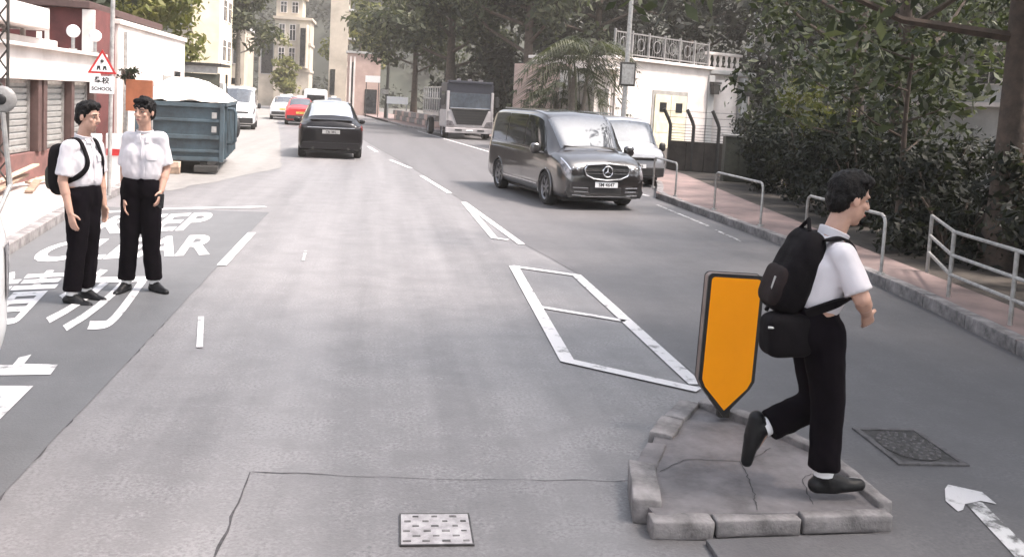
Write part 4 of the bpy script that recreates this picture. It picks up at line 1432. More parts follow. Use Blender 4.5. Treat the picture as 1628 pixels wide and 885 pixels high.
def ribbon(name, pts, wd, th, m, parent, wearer, gap=.006, free=(0, 1)):
    """flat strap lying on the wearer's shirt; pts in world coordinates"""
    sh = [c for c in wearer.children if c.name.startswith('shirt')][0]
    bt = BVHTree.FromPolygons([v.co + wearer.location for v in sh.data.vertices], [p.vertices[:] for p in sh.data.polygons])
    dense = [Vector(p) for p in pch(np.array([tuple(p) for p in pts]), np.linspace(0, len(pts) - 1, 40))]
    P_, N_ = [], []
    for i, p in enumerate(dense):
        co, nr, _, dist = bt.find_nearest(p)
        q = i / 39 * (len(pts) - 1)
        k = 1.0 if free[0] <= q <= free[1] else 0.0
        P_.append(p.lerp(co + nr * gap, k))
        N_.append(nr)
    for _ in range(4):
        P_ = [P_[0]] + [(P_[i - 1] + P_[i] * 2 + P_[i + 1]) / 4 for i in range(1, len(P_) - 1)] + [P_[-1]]
        N_ = [N_[0]] + [(N_[i - 1] + N_[i] * 2 + N_[i + 1]).normalized() for i in range(1, len(N_) - 1)] + [N_[-1]]
    b_ = MB()
    vs_, fs_ = [], []
    for i, p in enumerate(P_):
        d = (P_[min(39, i + 1)] - P_[max(0, i - 1)]).normalized()
        n_ = (N_[i] - d * N_[i].dot(d)).normalized()
        w_ = d.cross(n_)
        o_ = p - parent.location
        vs_ += [o_ + w_ * wd / 2, o_ + w_ * wd / 2 * .8 + n_ * th, o_ - w_ * wd / 2 * .8 + n_ * th, o_ - w_ * wd / 2]
        if i:
            k = i * 4
            for e in range(4):
                fs_.append((k - 4 + e, k - 4 + (e + 1) % 4, k + (e + 1) % 4, k + e))
    b_.add(vs_, fs_)
    return b_.build(name, m, parent, True)


def bag_shape(b, c, r, ax, e=.55):
    return b.ball(c, r, ax, 22, 14, e)


t = thing('backpack', 'large black backpack on the back of the person on the traffic island', 'backpack', (1.95, 4.05, .95))
B0 = Vector((1.95, 4.05, .95))
ax_u = Vector((.30, 0, .95)).normalized()
ax_b = Vector((-.95, 0, .30)).normalized()
ax_s = Vector((0, 1, 0))
AXB = (ax_b, ax_s, ax_u)
c0 = Vector((1.99, 4.05, 1.17)) - B0
mb2 = MB()
bag_shape(mb2, c0, (.068, .14, .215), AXB, .6)
bag_shape(mb2, c0 - ax_u * .03 + ax_b * .02, (.07, .135, .185), AXB, .7)
bag_shape(mb2, c0 - ax_u * .085 + ax_b * .04, (.064, .128, .125), AXB, .7)
remesh('main_pack', mb2, .009, 3, M['bag_black'], t, .006, 9, 2)
mb2 = MB()
bag_shape(mb2, c0 - ax_u * .09 + ax_b * .068, (.042, .11, .10), AXB)
remesh('front_pocket', mb2, .009, 2, M['bag_brown'], t, .004, 9, 5)
MB().tube([c0 + ax_u * .20 + ax_b * .03 + ax_s * .05, c0 + ax_u * .255 + ax_b * .03, c0 + ax_u * .20 + ax_b * .03 - ax_s * .05], .010, 8).build('carry_handle', M['bag_black'], t, True)
MB().box(c0 - ax_u * .085 + ax_b * .104 - ax_s * .05, (.012, .014, .07), ry=.25).build('buckle', M['zip'], t)
for sg in (-1, 1):
    y_ = 4.05 + sg * .115
    ribbon('strap', [(2.06, y_, 1.33), (2.12, y_, 1.38), (2.19, y_ + sg * .01, 1.39), (2.26, y_ + sg * .015, 1.30), (2.28, y_ + sg * .02, 1.18), (2.22, 4.05 + sg * .17, 1.10), (2.10, 4.05 + sg * .17, 1.05), (1.99, 4.05 + sg * .14, 1.0)],
           .05, .012, M['bag_black'], t, run, free=(.3, 5.9))
for who, fdir in ((p1, Vector((.94, -.34, 0)).normalized()), (p2, Vector((.12, -1, 0)).normalized())):
    sd_ = fdir.cross(Vector((0, 0, 1)))
    ce = who.location + Vector((.01, 0, 0))
    pl_ = [ce + fdir * .13 + Vector((0, 0, z)) for z in (1.40, 1.28, 1.15, 1.04)]
    ribbon('placket', pl_, .028, .004, M['shirt'], who, who, gap=.002, free=(-1, 9))
    pk = [ce + fdir * .12 - sd_ * .075 + Vector((0, 0, z)) for z in (1.29, 1.25, 1.21)]
    ribbon('pocket', pk, .085, .003, M['shirt'], who, who, gap=.002, free=(-1, 9))
    for sg in (1, -1):
        cf = [ce + fdir * .05 + sd_ * .05 * sg + Vector((0, 0, 1.455)), ce + fdir * .09 + sd_ * .045 * sg + Vector((0, 0, 1.41)), ce + fdir * .11 + sd_ * .05 * sg + Vector((0, 0, 1.37))]
        ribbon('collar_flap', cf, .045, .006, M['shirt'], who, who, gap=.003, free=(-1, 9))
t = thing('shoulder_bag', 'black shoulder bag with a pale zip hanging low behind the striding person', 'bag', (1.95, 4.0, .8))
B1 = Vector((1.95, 4.0, .8))
mb2 = MB()
bag_shape(mb2, Vector((1.935, 3.98, .885)) - B1, (.115, .085, .105), (Vector((1, 0, .05)).normalized(), Vector((0, 1, 0)), Vector((-.05, 0, 1)).normalized()), .45)
remesh('pouch', mb2, .009, 2, M['bag_black'], t, .005, 8, 8)
MB().tube([(-.135, -.085, .13), (-.08, -.092, .128), (-.03, -.094, .126)], .006, 6).build('zip', M['zip'], t)
MB().tube([(.09, -.02, .18), (.16, -.08, .30), (.17, .02, .42), (.1, .1, .46), (.0, .12, .3), (-.09, .05, .18)], .010, 6).build('strap', M['bag_black'], t, True)
t = thing('backpack', 'small dark backpack on the person standing sideways at the left', 'backpack', (-2.62, 8.24, .85))
B2 = Vector((-2.62, 8.24, .85))
fx = Vector((.94, -.34, 0)).normalized()
sx_ = Vector((.34, .94, 0)).normalized()
mb2 = MB()
bag_shape(mb2, Vector((-2.66, 8.265, 1.13)) - B2, (.075, .13, .22), (fx, sx_, Vector((0, 0, 1))))
remesh('main_pack', mb2, .011, 2, M['bag_black'], t, .006, 9, 1)
mb2 = MB()
bag_shape(mb2, Vector((-2.73, 8.29, 1.06)) - B2, (.04, .10, .11), (fx, sx_, Vector((0, 0, 1))))
remesh('front_pocket', mb2, .011, 2, M['bag_green'], t, .004, 9, 1)
for sg in (-1, 1):
    o_ = sx_ * .105 * sg
    ribbon('strap', [Vector(p) + o_ for p in ((-2.62, 8.25, 1.33), (-2.54, 8.22, 1.43), (-2.46, 8.19, 1.46), (-2.36, 8.165, 1.35), (-2.34, 8.16, 1.2))] + [Vector((-2.40, 8.18, 1.10)) + o_ * 1.5, Vector((-2.52, 8.23, 1.04)) + o_ * 1.5, Vector((-2.63, 8.26, 1.0)) + o_],
           .045, .01, M['bag_black'], t, p1, free=(.3, 6.3))



# ------------------------------------------------------------------ vegetation
def leaf_arrays(cen, rad, n, size, flat=0.5, rng=RNG, shell=0.45):
    """n leaf quads spread in ellipsoidal clumps"""
    cen, rad = np.asarray(cen, float), np.asarray(rad, float)
    if rad.ndim == 1:
        rad = np.repeat(rad[:, None], 3, 1)
    wgt = rad.prod(1) ** (2 / 3)
    k = rng.choice(len(cen), n, p=wgt / wgt.sum())
    d = rng.normal(size=(n, 3))
    d /= np.linalg.norm(d, axis=1, keepdims=True)
    r = (shell + (1 - shell) * rng.random(n))[:, None] * (0.85 + 0.35 * rng.random((n, 1)))
    p = cen[k] + d * rad[k] * r
    nrm = d * 0.6 + rng.normal(size=(n, 3)) * 0.6
    nrm[:, 2] += flat
    nrm /= np.linalg.norm(nrm, axis=1, keepdims=True)
    t = np.cross(nrm, rng.normal(size=(n, 3)))
    t /= np.linalg.norm(t, axis=1, keepdims=True) + 1e-9
    b = np.cross(nrm, t)
    L_ = (size * (0.35 + 1.15 * rng.random(n) ** 1.3))[:, None]
    W_ = L_ * 0.42
    v = np.stack([p - t * L_, p + b * W_ - t * L_ * .1, p + t * L_, p - b * W_ - t * L_ * .1], 1).reshape(-1, 3)
    q = np.arange(n * 4).reshape(n, 4)
    return v, q, rng.choice(3, n, p=(.4, .38, .22))


def limbs(b, base, top, r0, n_br, spread, rng, lift=0.5, lean=(0, 0)):
    """tapered trunk with curved limbs; returns the limb ends"""
    base, top = Vector(base), Vector(top)
    pts, rs = [], []
    for i in range(7):
        t = i / 6
        p = base.lerp(top, t) + Vector((noise.noise((base.x, t * 2.2, 1)) * .22, noise.noise((base.y, t * 2.2, 5)) * .22, 0)) * (top - base).length * .12 * min(1, t * 3)
        pts.append(p)
        rs.append(r0 * (1.0 - .55 * t) * (1.35 if i == 0 else 1))
    b.tube(pts, rs, 10)
    ends = [pts[-1]]
    for k in range(n_br):
        t = .45 + .55 * (k + .5) / n_br
        s = pts[0].lerp(pts[-1], t)
        s = pts[min(6, int(t * 6))].lerp(pts[min(6, int(t * 6) + 1)], t * 6 % 1)
        a = 2.4 * k + rng.random() * .8
        ln = spread * (.7 + .5 * rng.random())
        e = s + Vector((math.cos(a) * ln, math.sin(a) * ln, ln * lift * (.5 + rng.random())))
        m_ = s.lerp(e, .5) + Vector((0, 0, -ln * .08))
        b.tube([s, m_, e], [r0 * .32, r0 * .22, r0 * .09], 6)
        ends += [e, m_.lerp(e, .4)]
    return ends


def tree(name, label, base, h, r0, spread, n_leaf, size, leafs, bark, clumps=None, n_br=7, crown_r=1.1, seed=1, trunk_frac=.6, group=None, flat=.5, lift=.5):
    rng = np.random.default_rng(seed)
    t_ = thing(name, label, 'tree', base, group=group)
    b = MB()
    ends = limbs(b, (0, 0, -.1), (0, 0, h * trunk_frac), r0, n_br, spread, rng, lift)
    b.build('trunk', M[bark], t_, True)
    cen = [tuple(e) for e in ends if e.z > h * .25]
    for k in range(len(cen)):
        c = cen[k]
        cen.append((c[0] + rng.normal() * spread * .3, c[1] + rng.normal() * spread * .3, c[2] + rng.random() * h * .16))
    cen += [(rng.normal() * spread * .35, rng.normal() * spread * .35, h * (trunk_frac + (1 - trunk_frac) * rng.random())) for _ in range(5)]
    if clumps:
        cen += [tuple(c) for c in clumps]
    rad = np.array([[1, 1, .75]] * len(cen)) * (crown_r * (.6 + .7 * rng.random((len(cen), 1))))
    v, q, mi = leaf_arrays(cen, rad, n_leaf, size, flat, rng)
    qmesh('crown', v, q, leafs, t_, mi)
    return t_


def shrub(name, label, base, rx, ry, h, n_leaf, size, leafs, seed=1, group=None, cat='shrub'):
    rng = np.random.default_rng(seed)
    t_ = thing(name, label, cat, base, group=group)
    b = MB()
    for k in range(6):
        a = 2 * PI * k / 6 + rng.random()
        e = Vector((math.cos(a) * rx * .55, math.sin(a) * ry * .55, h * (.6 + .3 * rng.random())))
        b.tube([(e.x * .12, e.y * .12, -.08), (e.x * .5, e.y * .5, h * .35), e], [.035, .026, .012], 6)
    b.build('stem', M['bark'], t_, True)
    n_c = 14
    cen = np.stack([rng.uniform(-rx, rx, n_c) * .7, rng.uniform(-ry, ry, n_c) * .7, h * rng.uniform(.12, .88, n_c)], 1)
    rad = np.stack([np.full(n_c, rx * .5), np.full(n_c, ry * .5), np.full(n_c, h * .26)], 1) * rng.uniform(.6, 1.2, (n_c, 1))
    v, q, mi = leaf_arrays(cen, rad, n_leaf, size, .3, rng, .25)
    v[:, 2] = np.maximum(v[:, 2], .0)
    qmesh('foliage', v, q, leafs, t_, mi)
    return t_


# big street trees whose crowns hang over the right side
HANG = 'big dark street trees along the right side'
big = [  # base x, y, height, spread, label
    (8.0, 10.6, 9.5, 3.2, 'tall dark tree at the right edge with its thick trunk behind the guard rail', .24),
    (10.3, 17.0, 10.5, 3.4, 'broad dark tree behind the hedge, its crown filling the upper right', .22),
    (14.6, 26.5, 12.0, 3.9, 'large dark tree rising between the hedge and the white building', .26),
    (8.5, 53.0, 15.0, 5.2, 'large dark tree towering over the slatted lorry', .38),
    (4.6, 61.0, 14.0, 4.0, 'big tree with a thick brown trunk beyond the lorry on the right pavement', .42),
    (13.5, 57.0, 15.0, 5.5, 'very dark tall tree behind the palm and the white building', .38),
    (20.5, 60.0, 16.0, 6.0, 'dark tall tree standing right behind the balustrade of the white building', .4),
    (24.5, 43.0, 13.0, 4.6, 'dark tree standing far right of the white building gate', .3),
]
for i, (x, y, h, sp, lb, r0) in enumerate(big):
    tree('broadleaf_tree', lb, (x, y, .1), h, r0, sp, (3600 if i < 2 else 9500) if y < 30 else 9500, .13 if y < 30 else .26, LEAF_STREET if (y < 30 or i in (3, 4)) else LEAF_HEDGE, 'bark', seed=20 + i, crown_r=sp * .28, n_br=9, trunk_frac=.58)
tree('broadleaf_tree', 'unseen tree added beside the camera, crown spread out to shade the near road', (8.6, 4.0, .1), 10.0, .25, 3.4, 11000, .2, LEAF_DARK, 'bark', seed=77, crown_r=1.5, n_br=9,  # out of view, added to shade the near road
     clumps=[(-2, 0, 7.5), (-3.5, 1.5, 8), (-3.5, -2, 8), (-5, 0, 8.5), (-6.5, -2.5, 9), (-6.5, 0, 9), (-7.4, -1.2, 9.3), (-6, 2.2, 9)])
tree('broadleaf_tree', 'unseen tree added behind the camera, crown spread out to shade the near road', (8.2, -4.5, .1), 10.0, .25, 3.4, 11000, .2, LEAF_DARK, 'bark', seed=78, crown_r=1.5, n_br=9,
     clumps=[(-2, 0, 7.5), (-3.5, 1.5, 8), (-3.5, -2, 8), (-5, 0, 8.5), (-6.5, -2.5, 9), (-6.5, 0, 9), (-7.4, -1.2, 9.3), (-6, 2.2, 9)])  # second unseen tree; added clumps block sun and sky over the road
small = [(7.75, 12.6, 4.6, 1.3, 'slim young tree right of the striding person behind the pavement'), (8.6, 15.8, 4.4, 1.5, 'small loose crowned tree against the pale building, right of the white gate'),
         (11.4, 20.5, 4.8, 1.5, 'small dark tree behind the bent fence posts')]
for i, (x, y, h, sp, lb) in enumerate(small):
    tree('young_tree', lb, (x, y, .1), h, .055, sp, 1900, .09, LEAF_STREET, 'bark', seed=50 + i, crown_r=.5, n_br=7, trunk_frac=.62)
# hedge of single shrubs behind the right pavement
hd = [(7.75, 8.6, 1.5), (8.35, 10.2, 1.6), (7.85, 11.4, 1.35), (8.5, 13.0, 1.7), (8.45, 14.8, 1.6), (8.95, 16.6, 1.75), (9.2, 18.4, 1.7), (9.7, 20.2, 1.8), (9.75, 22.0, 1.9), (10.4, 24.0, 2.0), (9.5, 12.2, 1.8), (10.2, 15.3, 1.9), (11.0, 19.0, 2.1), (9.2, 9.0, 1.8), (7.4, 6.8, 1.2)]
for i, (x, y, h) in enumerate(hd):
    where = ['behind the guard rail', 'behind the guard rail, farther row', 'beside the end of the guard rail', 'right of the striding person', 'behind the striding person', 'left of the striding person',
             'behind the middle hoop railing', 'behind the far hoop railing', 'beside the bent fence posts', 'beyond the bent fence posts', 'under the thick right trunk', 'tall one in the second row', 'tallest one in the back row',
             'far right back row', 'at the right edge near the camera'][i]
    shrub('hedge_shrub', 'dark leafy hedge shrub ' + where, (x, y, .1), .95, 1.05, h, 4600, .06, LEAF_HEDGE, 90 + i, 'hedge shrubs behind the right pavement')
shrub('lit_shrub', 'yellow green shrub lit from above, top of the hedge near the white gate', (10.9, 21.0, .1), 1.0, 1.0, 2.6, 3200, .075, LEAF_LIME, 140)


# palm beside the white building
def palm(label, base, h, n_fr, L_, seed):
    rng = np.random.default_rng(seed)
    t_ = thing('palm', label, 'palm', base)
    for s in range(3):
        b = MB()
        a = 2.1 * s
        tp = Vector((math.cos(a) * .5, math.sin(a) * .5, h * (1 - .12 * s)))
        b.tube([(math.cos(a) * .2, math.sin(a) * .2, -.1), (tp.x * .7, tp.y * .7, h * .5), tp], [.10, .085, .07], 8)
        b.build('trunk', M['bark_grey'], t_, True)
        for k in range(n_fr):
            an = 2 * PI * k / n_fr + rng.random() * .5
            d = Vector((math.cos(an), math.sin(an), 0))
            ln = L_ * (.75 + .4 * rng.random())
            up_ = .9 + .5 * rng.random()
            v, f = [], []
            prev = None
            for i in range(13):
                q = i / 12
                c = tp + d * ln * (q * .85) + Vector((0, 0, ln * (up_ * q - 1.35 * up_ * q * q * (1 + .2 * s))))
                if i > 1:
                    for sg in (1, -1):
                        sd_ = Vector((-d.y, d.x, 0)) * sg
                        w_ = .42 * ln * math.sin(PI * min(1, q * .95 + .05)) * .75
                        tip = c + sd_ * w_ + d * w_ * .4 + Vector((0, 0, -w_ * .55))
                        n0 = len(v)
                        v += [c - d * .035, c + d * .035, tip]
                        f.append((n0, n0 + 1, n0 + 2))
                        c2 = c + d * ln * .035
                        tip2 = c2 + sd_ * w_ * .95 + d * w_ * .45 + Vector((0, 0, -w_ * .6))
                        v += [c2 - d * .03, c2 + d * .03, tip2]
                        f.append((n0 + 3, n0 + 4, n0 + 5))
                if prev is not None:
                    n0 = len(v)
                    z_ = Vector((-d.y, d.x, 0)) * .02
                    v += [prev - z_, prev + z_, c + z_, c - z_]
                    f.append((n0, n0 + 1, n0 + 2, n0 + 3))
                prev = c
            link('frond', newmesh('frond', v, f), LEAF_PALM[k % 2], t_)
    return t_


palm('pale green feathery palm clump left of the white building', (8.0, 37.0, .1), 3.9, 13, 2.9, 5)
palm('low palm clump with drooping fronds behind the bronze van', (8.1, 40.5, .1), 2.4, 11, 2.0, 9)

# thicket behind the lay-by
for i, (x, y, h) in enumerate([(8.5, 57, 5.5), (11.5, 54, 5), (14.5, 52, 5.5), (6.0, 66, 5), (9.5, 64, 6), (13.5, 62, 6.5), (18, 58, 6), (10.3, 50.5, 3.4), (22, 54, 6)]):
    shrub('thicket_shrub', 'dark tall thicket shrub ' + ['right behind the lorry body', 'behind the gap between lorry and palm', 'behind the palm clump', 'behind the far thick trunk', 'far back behind the lorry', 'farthest behind the palm',
          'behind the garage building roof', 'low at the lay-by end', 'behind the gatehouse'][i], (x, y, .1), 2.3, 1.8, h, 2600, .26, LEAF_HEDGE, 400 + i, 'dark thicket behind the lay-by')
# left side and far trees
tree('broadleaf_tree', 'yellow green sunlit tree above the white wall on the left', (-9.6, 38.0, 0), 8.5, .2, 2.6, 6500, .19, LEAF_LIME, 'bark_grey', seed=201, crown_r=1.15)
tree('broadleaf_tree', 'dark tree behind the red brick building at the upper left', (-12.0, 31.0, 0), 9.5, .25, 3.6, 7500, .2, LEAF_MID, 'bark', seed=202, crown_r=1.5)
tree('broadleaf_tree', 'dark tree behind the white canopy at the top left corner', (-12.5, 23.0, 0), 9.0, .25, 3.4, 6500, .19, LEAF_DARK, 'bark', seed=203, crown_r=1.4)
tree('broadleaf_tree', 'mid green tree hanging over the road left of the white house', (-11.6, 78.0, 0), 13.0, .25, 1.9, 4500, .26, LEAF_MID, 'bark_grey', seed=204, crown_r=1.2, trunk_frac=.75)
tree('broadleaf_tree', 'pale olive tree in front of the far white house', (-9.4, 94.0, 0), 7.2, .16, .8, 2200, .22, LEAF_LIME, 'bark_grey', seed=205, crown_r=.8, trunk_frac=.5)
tree('broadleaf_tree', 'yellow green tree top beside the narrow white tower', (-2.2, 100.0, 0), 15.0, .3, 2.6, 4500, .3, LEAF_LIME, 'bark_grey', seed=206, crown_r=1.3)
tree('broadleaf_tree', 'olive brown tree beside the pink brown building on the right', (2.6, 70.0, .1), 12.5, .28, 2.8, 7000, .25, LEAF_MID, 'bark', seed=207, crown_r=1.5)
shrub('roof_plant', 'small dark potted plant on top of the orange board', (-4.95, 19.1, 1.93), .22, .2, .28, 260, .05, LEAF_DARK, 301, cat='plant')

# wooded hill closing the view
n_ = 46
vs_, fs_ = [], []
for j in range(14):
    for i in range(n_):
        x = -190 + 380 * i / (n_ - 1)
        q = j / 13
        y = 150 + 150 * q + 10 * noise.noise((i * .3, j * .3, 2))
        z = -1 + (52 + 16 * noise.noise((x * .02, 3, 1)) + 8 * noise.noise((x * .07, 8, 1))) * (1 - (1 - q) ** 2)
        vs_.append((x, y, z))
        if i and j:
            a = j * n_ + i
            fs_.append((a - n_ - 1, a - n_, a, a - 1))
M['hill'] = mat('hill_ground', (0.03, 0.034, 0.024), 0.95, var=0.3, scale=.05)
hill = link('hill', newmesh('hill', vs_, fs_), M['hill'], None, True)
tag(hill, kind='structure')
hp = np.array(vs_)
sel = RNG.choice(len(hp), 2600)
cen = hp[sel] + RNG.normal(size=(2600, 3)) * np.array([5, 5, .5]) + np.array([0, 0, 1.5])
cen = cen[(np.abs(cen[:, 0]) < 95)]
rad = RNG.uniform(1.8, 4.2, len(cen))
v, q, mi = leaf_arrays(cen, rad, 150000, .55, .5, RNG, .6)
wood = qmesh('hillside_wood', v, q, LEAF_HEDGE, None, mi)
tag(wood, 'dark wooded hillside closing the view at the end of the road', 'woodland', kind='stuff')


# ------------------------------------------------------------------ left side of the street
t = thing('gate_wall', 'low white topped street wall with grey shutters over a brown brick base', 'wall', (-5.95, 13.0, .1))
MB().box((-.15, 3.6, .22), (.3, 7.6, .56)).build('brick_base', M['brown_brick'], t, bevel=.01)
MB().box((-.10, 3.55, 2.03), (.42, 7.8, .54)).build('fascia', M['white_wall'], t, bevel=.02)
MB().box((-.05, 3.55, 2.325), (.56, 7.9, .06)).build('coping', M['white_wall'], t, bevel=.01)
for y in (.1, 2.55, 4.15, 4.42, 5.9, 7.3):
    MB().box((-.06, y, 1.13), (.22, .17, 1.26)).build('brown_post', M['brown_steel'], t, bevel=.01)
for (y0, y1) in ((.2, 2.45), (2.65, 4.05), (4.52, 5.8), (6.0, 7.2)):
    pn = MB().box((-.16, (y0 + y1) / 2, 1.13), (.04, y1 - y0, 1.26)).build('shutter', M['lattice'], t)
    for k in range(11):
        MB().box((-.125, (y0 + y1) / 2, .58 + .11 * k), (.03, y1 - y0 - .04, .075), ry=R(12)).build('slat', M['lattice'], pn)
    fr = MB()
    for yy in (y0 + .06, y1 - .06):
        fr.box((-.10, yy, 1.13), (.05, .06, 1.22))
    for zz in (.55, 1.72):
        fr.box((-.10, (y0 + y1) / 2, zz), (.05, y1 - y0 - .19, .06))
    fr.build('shutter_frame', M['galv'], pn)
t = thing('canopy', 'white concrete canopy slab with a rounded nose at the upper left', 'canopy', (-6.6, 11.0, 2.72))
pr = [(-.95, 0), (.95, 0)] + [(.95 - .5 + .5 * math.cos(R(a)), 5.75 + .5 * math.sin(R(a))) for a in range(0, 91, 15)] + [(-.95, 6.25)]
MB().prism(pr, 0, .36).build('slab', M['white_wall'], t, bevel=.03)
MB().box((.2, 3.4, -.2), (1.0, 7.2, .13)).build('lower_slab', M['white_wall'], t, bevel=.02)
for k in range(9):
    MB().box((.55, .5 + .75 * k, -.07), (.07, .07, .14)).build('bracket', M['white_wall'], t)
    MB().tube([(.6, .5 + .75 * k, -.27), (.6, .5 + .75 * k, -.40)], .03, 6).build('bracket_pin', M['galv'], t)
t = thing('trellis_post', 'dark steel trellis column at the left edge in front of the shutters', 'post', (-5.6, 14.6, .12))
for dx in (-.12, .12):
    MB().tube([(dx, 0, 0), (dx, 0, 3.3)], .022, 6).build('upright', M['steel_dark'], t)
for k in range(9):
    MB().tube([(-.12, 0, .2 + .33 * k), (.12, 0, .53 + .33 * k)], .014, 6).build('cross_bar', M['steel_dark'], t)
    MB().tube([(.12, .01, .2 + .33 * k), (-.12, .01, .53 + .33 * k)], .014, 6).build('cross_bar', M['steel_dark'], t)
for x, y, lb in ((-5.93, 18.95, 'white globe lamp on the street wall, nearer of the two'), (-5.93, 20.35, 'white globe lamp on the street wall, farther of the two')):
    t = thing('globe_lamp', lb, 'lamp', (x, y, 2.44), group='globe lamps on the street wall')
    MB().tube([(0, 0, -.02), (0, 0, .30)], .035, 8).box((0, 0, .03), (.12, .12, .06)).build('lamp_stem', M['galv'], t)
    MB().ball((0, 0, .39), .125, None, 18, 12).build('globe', M['num_white'], t, True)
t = thing('brick_building', 'red brick building with a flat roof behind the white street wall', 'building', (-9.1, 24.6, 0))
MB().box((0, -2.65, 1.72), (5.85, 1.5, 3.44)).box((-.5, .6, 1.71), (4.8, 4.98, 3.42)).build('wall', M['red_brick'], t)
MB().box((-.1, -.2, 3.52), (5.9, 6.7, .16)).build('roof', M['brown_steel'], t, bevel=.02)
MB().box((2.8, -3.45, 1.72), (.24, .12, 3.4)).build('pilaster', M['white_wall'], t)
MB().box((1.95, -3.45, 2.9), (.07, .10, 1.0)).build('downpipe', M['white_wall'], t)
for x in (-2.0, -.4, 1.2):
    w_ = MB().box((x - .6, -3.42, 1.6), (.9, .05, 1.1)).build('window', M['white_wall'], t)
    MB().box((x - .6, -3.45, 1.6), (.74, .03, .94)).build('pane', M['glass'], w_)
t = thing('white_building', 'plain white sunlit single storey building behind the blue skip', 'building', (-7.6, 26.4, 0))
MB().box((1.0, 0, 1.62), (1.0, 7.4, 3.24)).build('wall', M['white_wall'], t, bevel=.02)
MB().box((1.0, 0, 3.30), (1.12, 7.5, .12)).build('parapet', M['white_wall'], t, bevel=.02)
MB().box((1.51, 1.3, 1.1), (.04, 1.0, 2.1)).build('door', M['door_grey'], t)
MB().tube([(1.53, -3.2, .1), (1.53, -3.2, 3.1)], .04, 8).build('downpipe', M['galv'], t)
MB().box((1.52, 2.6, 1.9), (.04, .7, .8)).build('window', M['glass'], t)

# warning sign
t = thing('warning_sign', 'triangular red bordered warning sign with a white plate on a grey pole', 'road sign', (-4.16, 15.0, .12))
MB().tube([(.02, 0, 0), (0.045, 0, 3.5)], .032, 10).build('pole', M['galv_pale'], t, True)
TU = Matrix.Translation((-.09, -.05, 2.03)) @ Matrix.Rotation(R(90), 4, 'X')
MB().prism([(-.215, -.14), (.215, -.14), (0, .235)], -.004, .006, TU).build('triangle', M['print_red'], t, bevel=.012)
MB().prism([(-.16, -.108), (.16, -.108), (0, .172)], .006, .009, TU).build('triangle_face', M['num_white'], t)
b = MB()
b.ball(TU @ Vector((0, .055, .010)), .026, None, 10, 6)
for dx, s_ in ((-.05, .8), (.04, 1.0)):
    b.prism([(dx - .02, -.02), (dx + .02, -.02), (dx + .03, -.085), (dx + .012, -.085), (dx, -.05), (dx - .012, -.085), (dx - .03, -.085)][::-1], .009, .011, TU)
b.build('symbol', M['print_black'], t)
pl = MB().box((-.09, -.05, 1.72), (.36, .012, .27)).build('plate', M['num_white'], t, bevel=.004)
text_obj('lettering', '學校', .11, M['print_black'], pl, Matrix.Translation((-.09, -.058, 1.75)) @ Matrix.Rotation(R(90), 4, 'X'), bold=.003, align='CENTER')
text_obj('lettering', 'SCHOOL', .075, M['print_black'], pl, Matrix.Translation((-.09, -.058, 1.635)) @ Matrix.Rotation(R(90), 4, 'X'), bold=.002, align='CENTER')

t = thing('orange_board', 'orange site board on two posts behind the standing people', 'board', (-4.7, 19.0, .1))
MB().box((0, 0, 1.55), (.50, .04, .62)).build('panel', M['board_orange'], t, bevel=.006)
for x in (-.24, .24):
    MB().tube([(x, .04, 0), (x, .04, 1.84)], .02, 8).build('post', M['galv'], t)

# skip with a covered load
t = thing('skip', 'blue grey steel waste skip heaped and covered with a pale sheet', 'skip', (-4.22, 20.5, 0), R(5.5))
b = MB()
for c, d in (((0, .03, .9), (1.76, .06, 1.22)), ((0, 4.17, .9), (1.76, .06, 1.22)), ((.87, 2.1, .9), (.05, 4.08, 1.22)), ((-.87, 2.1, .9), (.05, 4.08, 1.22)), ((0, 2.1, .33), (1.68, 4.06, .08))):
    b.box(c, d)
b.build('shell', M['skip_blue'], t)
for z, h in ((1.49, .09), (1.16, .06), (.80, .09), (.50, .06), (.33, .09)):
    MB().box((0, -.025, z), (1.66, .07, h)).build('rear_rib', M['skip_blue'], t, bevel=.008)
for x in (-.86, .86):
    MB().box((x, -.02, .9), (.09, .10, 1.26)).build('corner_post', M['skip_blue'], t, bevel=.01)
    for k in range(8):
        MB().box((x * 1.055, .35 + .52 * k, .9), (.07, .08, 1.18)).build('side_rib', M['skip_blue'], t)
    MB().box((x * 1.05, 2.1, 1.52), (.10, 4.24, .08)).build('rim', M['skip_blue'], t, bevel=.01)
for z in (1.28, .98):
    MB().box((.70, -.07, z), (.10, .03, .13)).build('latch', M['galv_pale'], t)
for x in (-.5, .5):
    MB().box((x, 2.1, .15), (.16, 4.2, .24)).build('skid', M['steel_dark'], t)
MB().box((.55, -.04, .12), (.5, .16, .16)).build('rear_roller', M['steel_dark'], t, bevel=.03)
MB().tube([(.93, .5, 1.42), (1.08, .45, 1.42), (1.12, .45, 1.35), (1.12, .45, .72), (1.06, .45, .66), (.93, .5, .66)], .035, 8).build('side_loop', M['skip_blue'], t, True)
MB().ball((1.14, .7, 1.0), (.07, .09, .22)).build('hook', M['plastic'], t, True)
nx, ny = 18, 30
vs_, fs_ = [], []
for j in range(ny):
    for i in range(nx):
        x, y = -.95 + 1.9 * i / (nx - 1), -.03 + 4.25 * j / (ny - 1)
        qx, qy = 1 - abs(2 * i / (nx - 1) - 1) ** 2.2, 1 - abs(2 * j / (ny - 1) - 1) ** 4
        z = 1.57 + .60 * qx * qy * (1 - .35 * (i / (nx - 1))) + .10 * noise.noise((x * 2, y * 2, 3)) * qx + .05 * noise.noise((x * 6, y * 6, 5)) * qx
        vs_.append((x, y, z))
        if i and j:
            a = j * nx + i
            fs_.append((a - nx - 1, a - nx, a, a - 1))
n0 = len(vs_)
link('cover_sheet', newmesh('cover_sheet', vs_, fs_), M['tarp'], t, True)
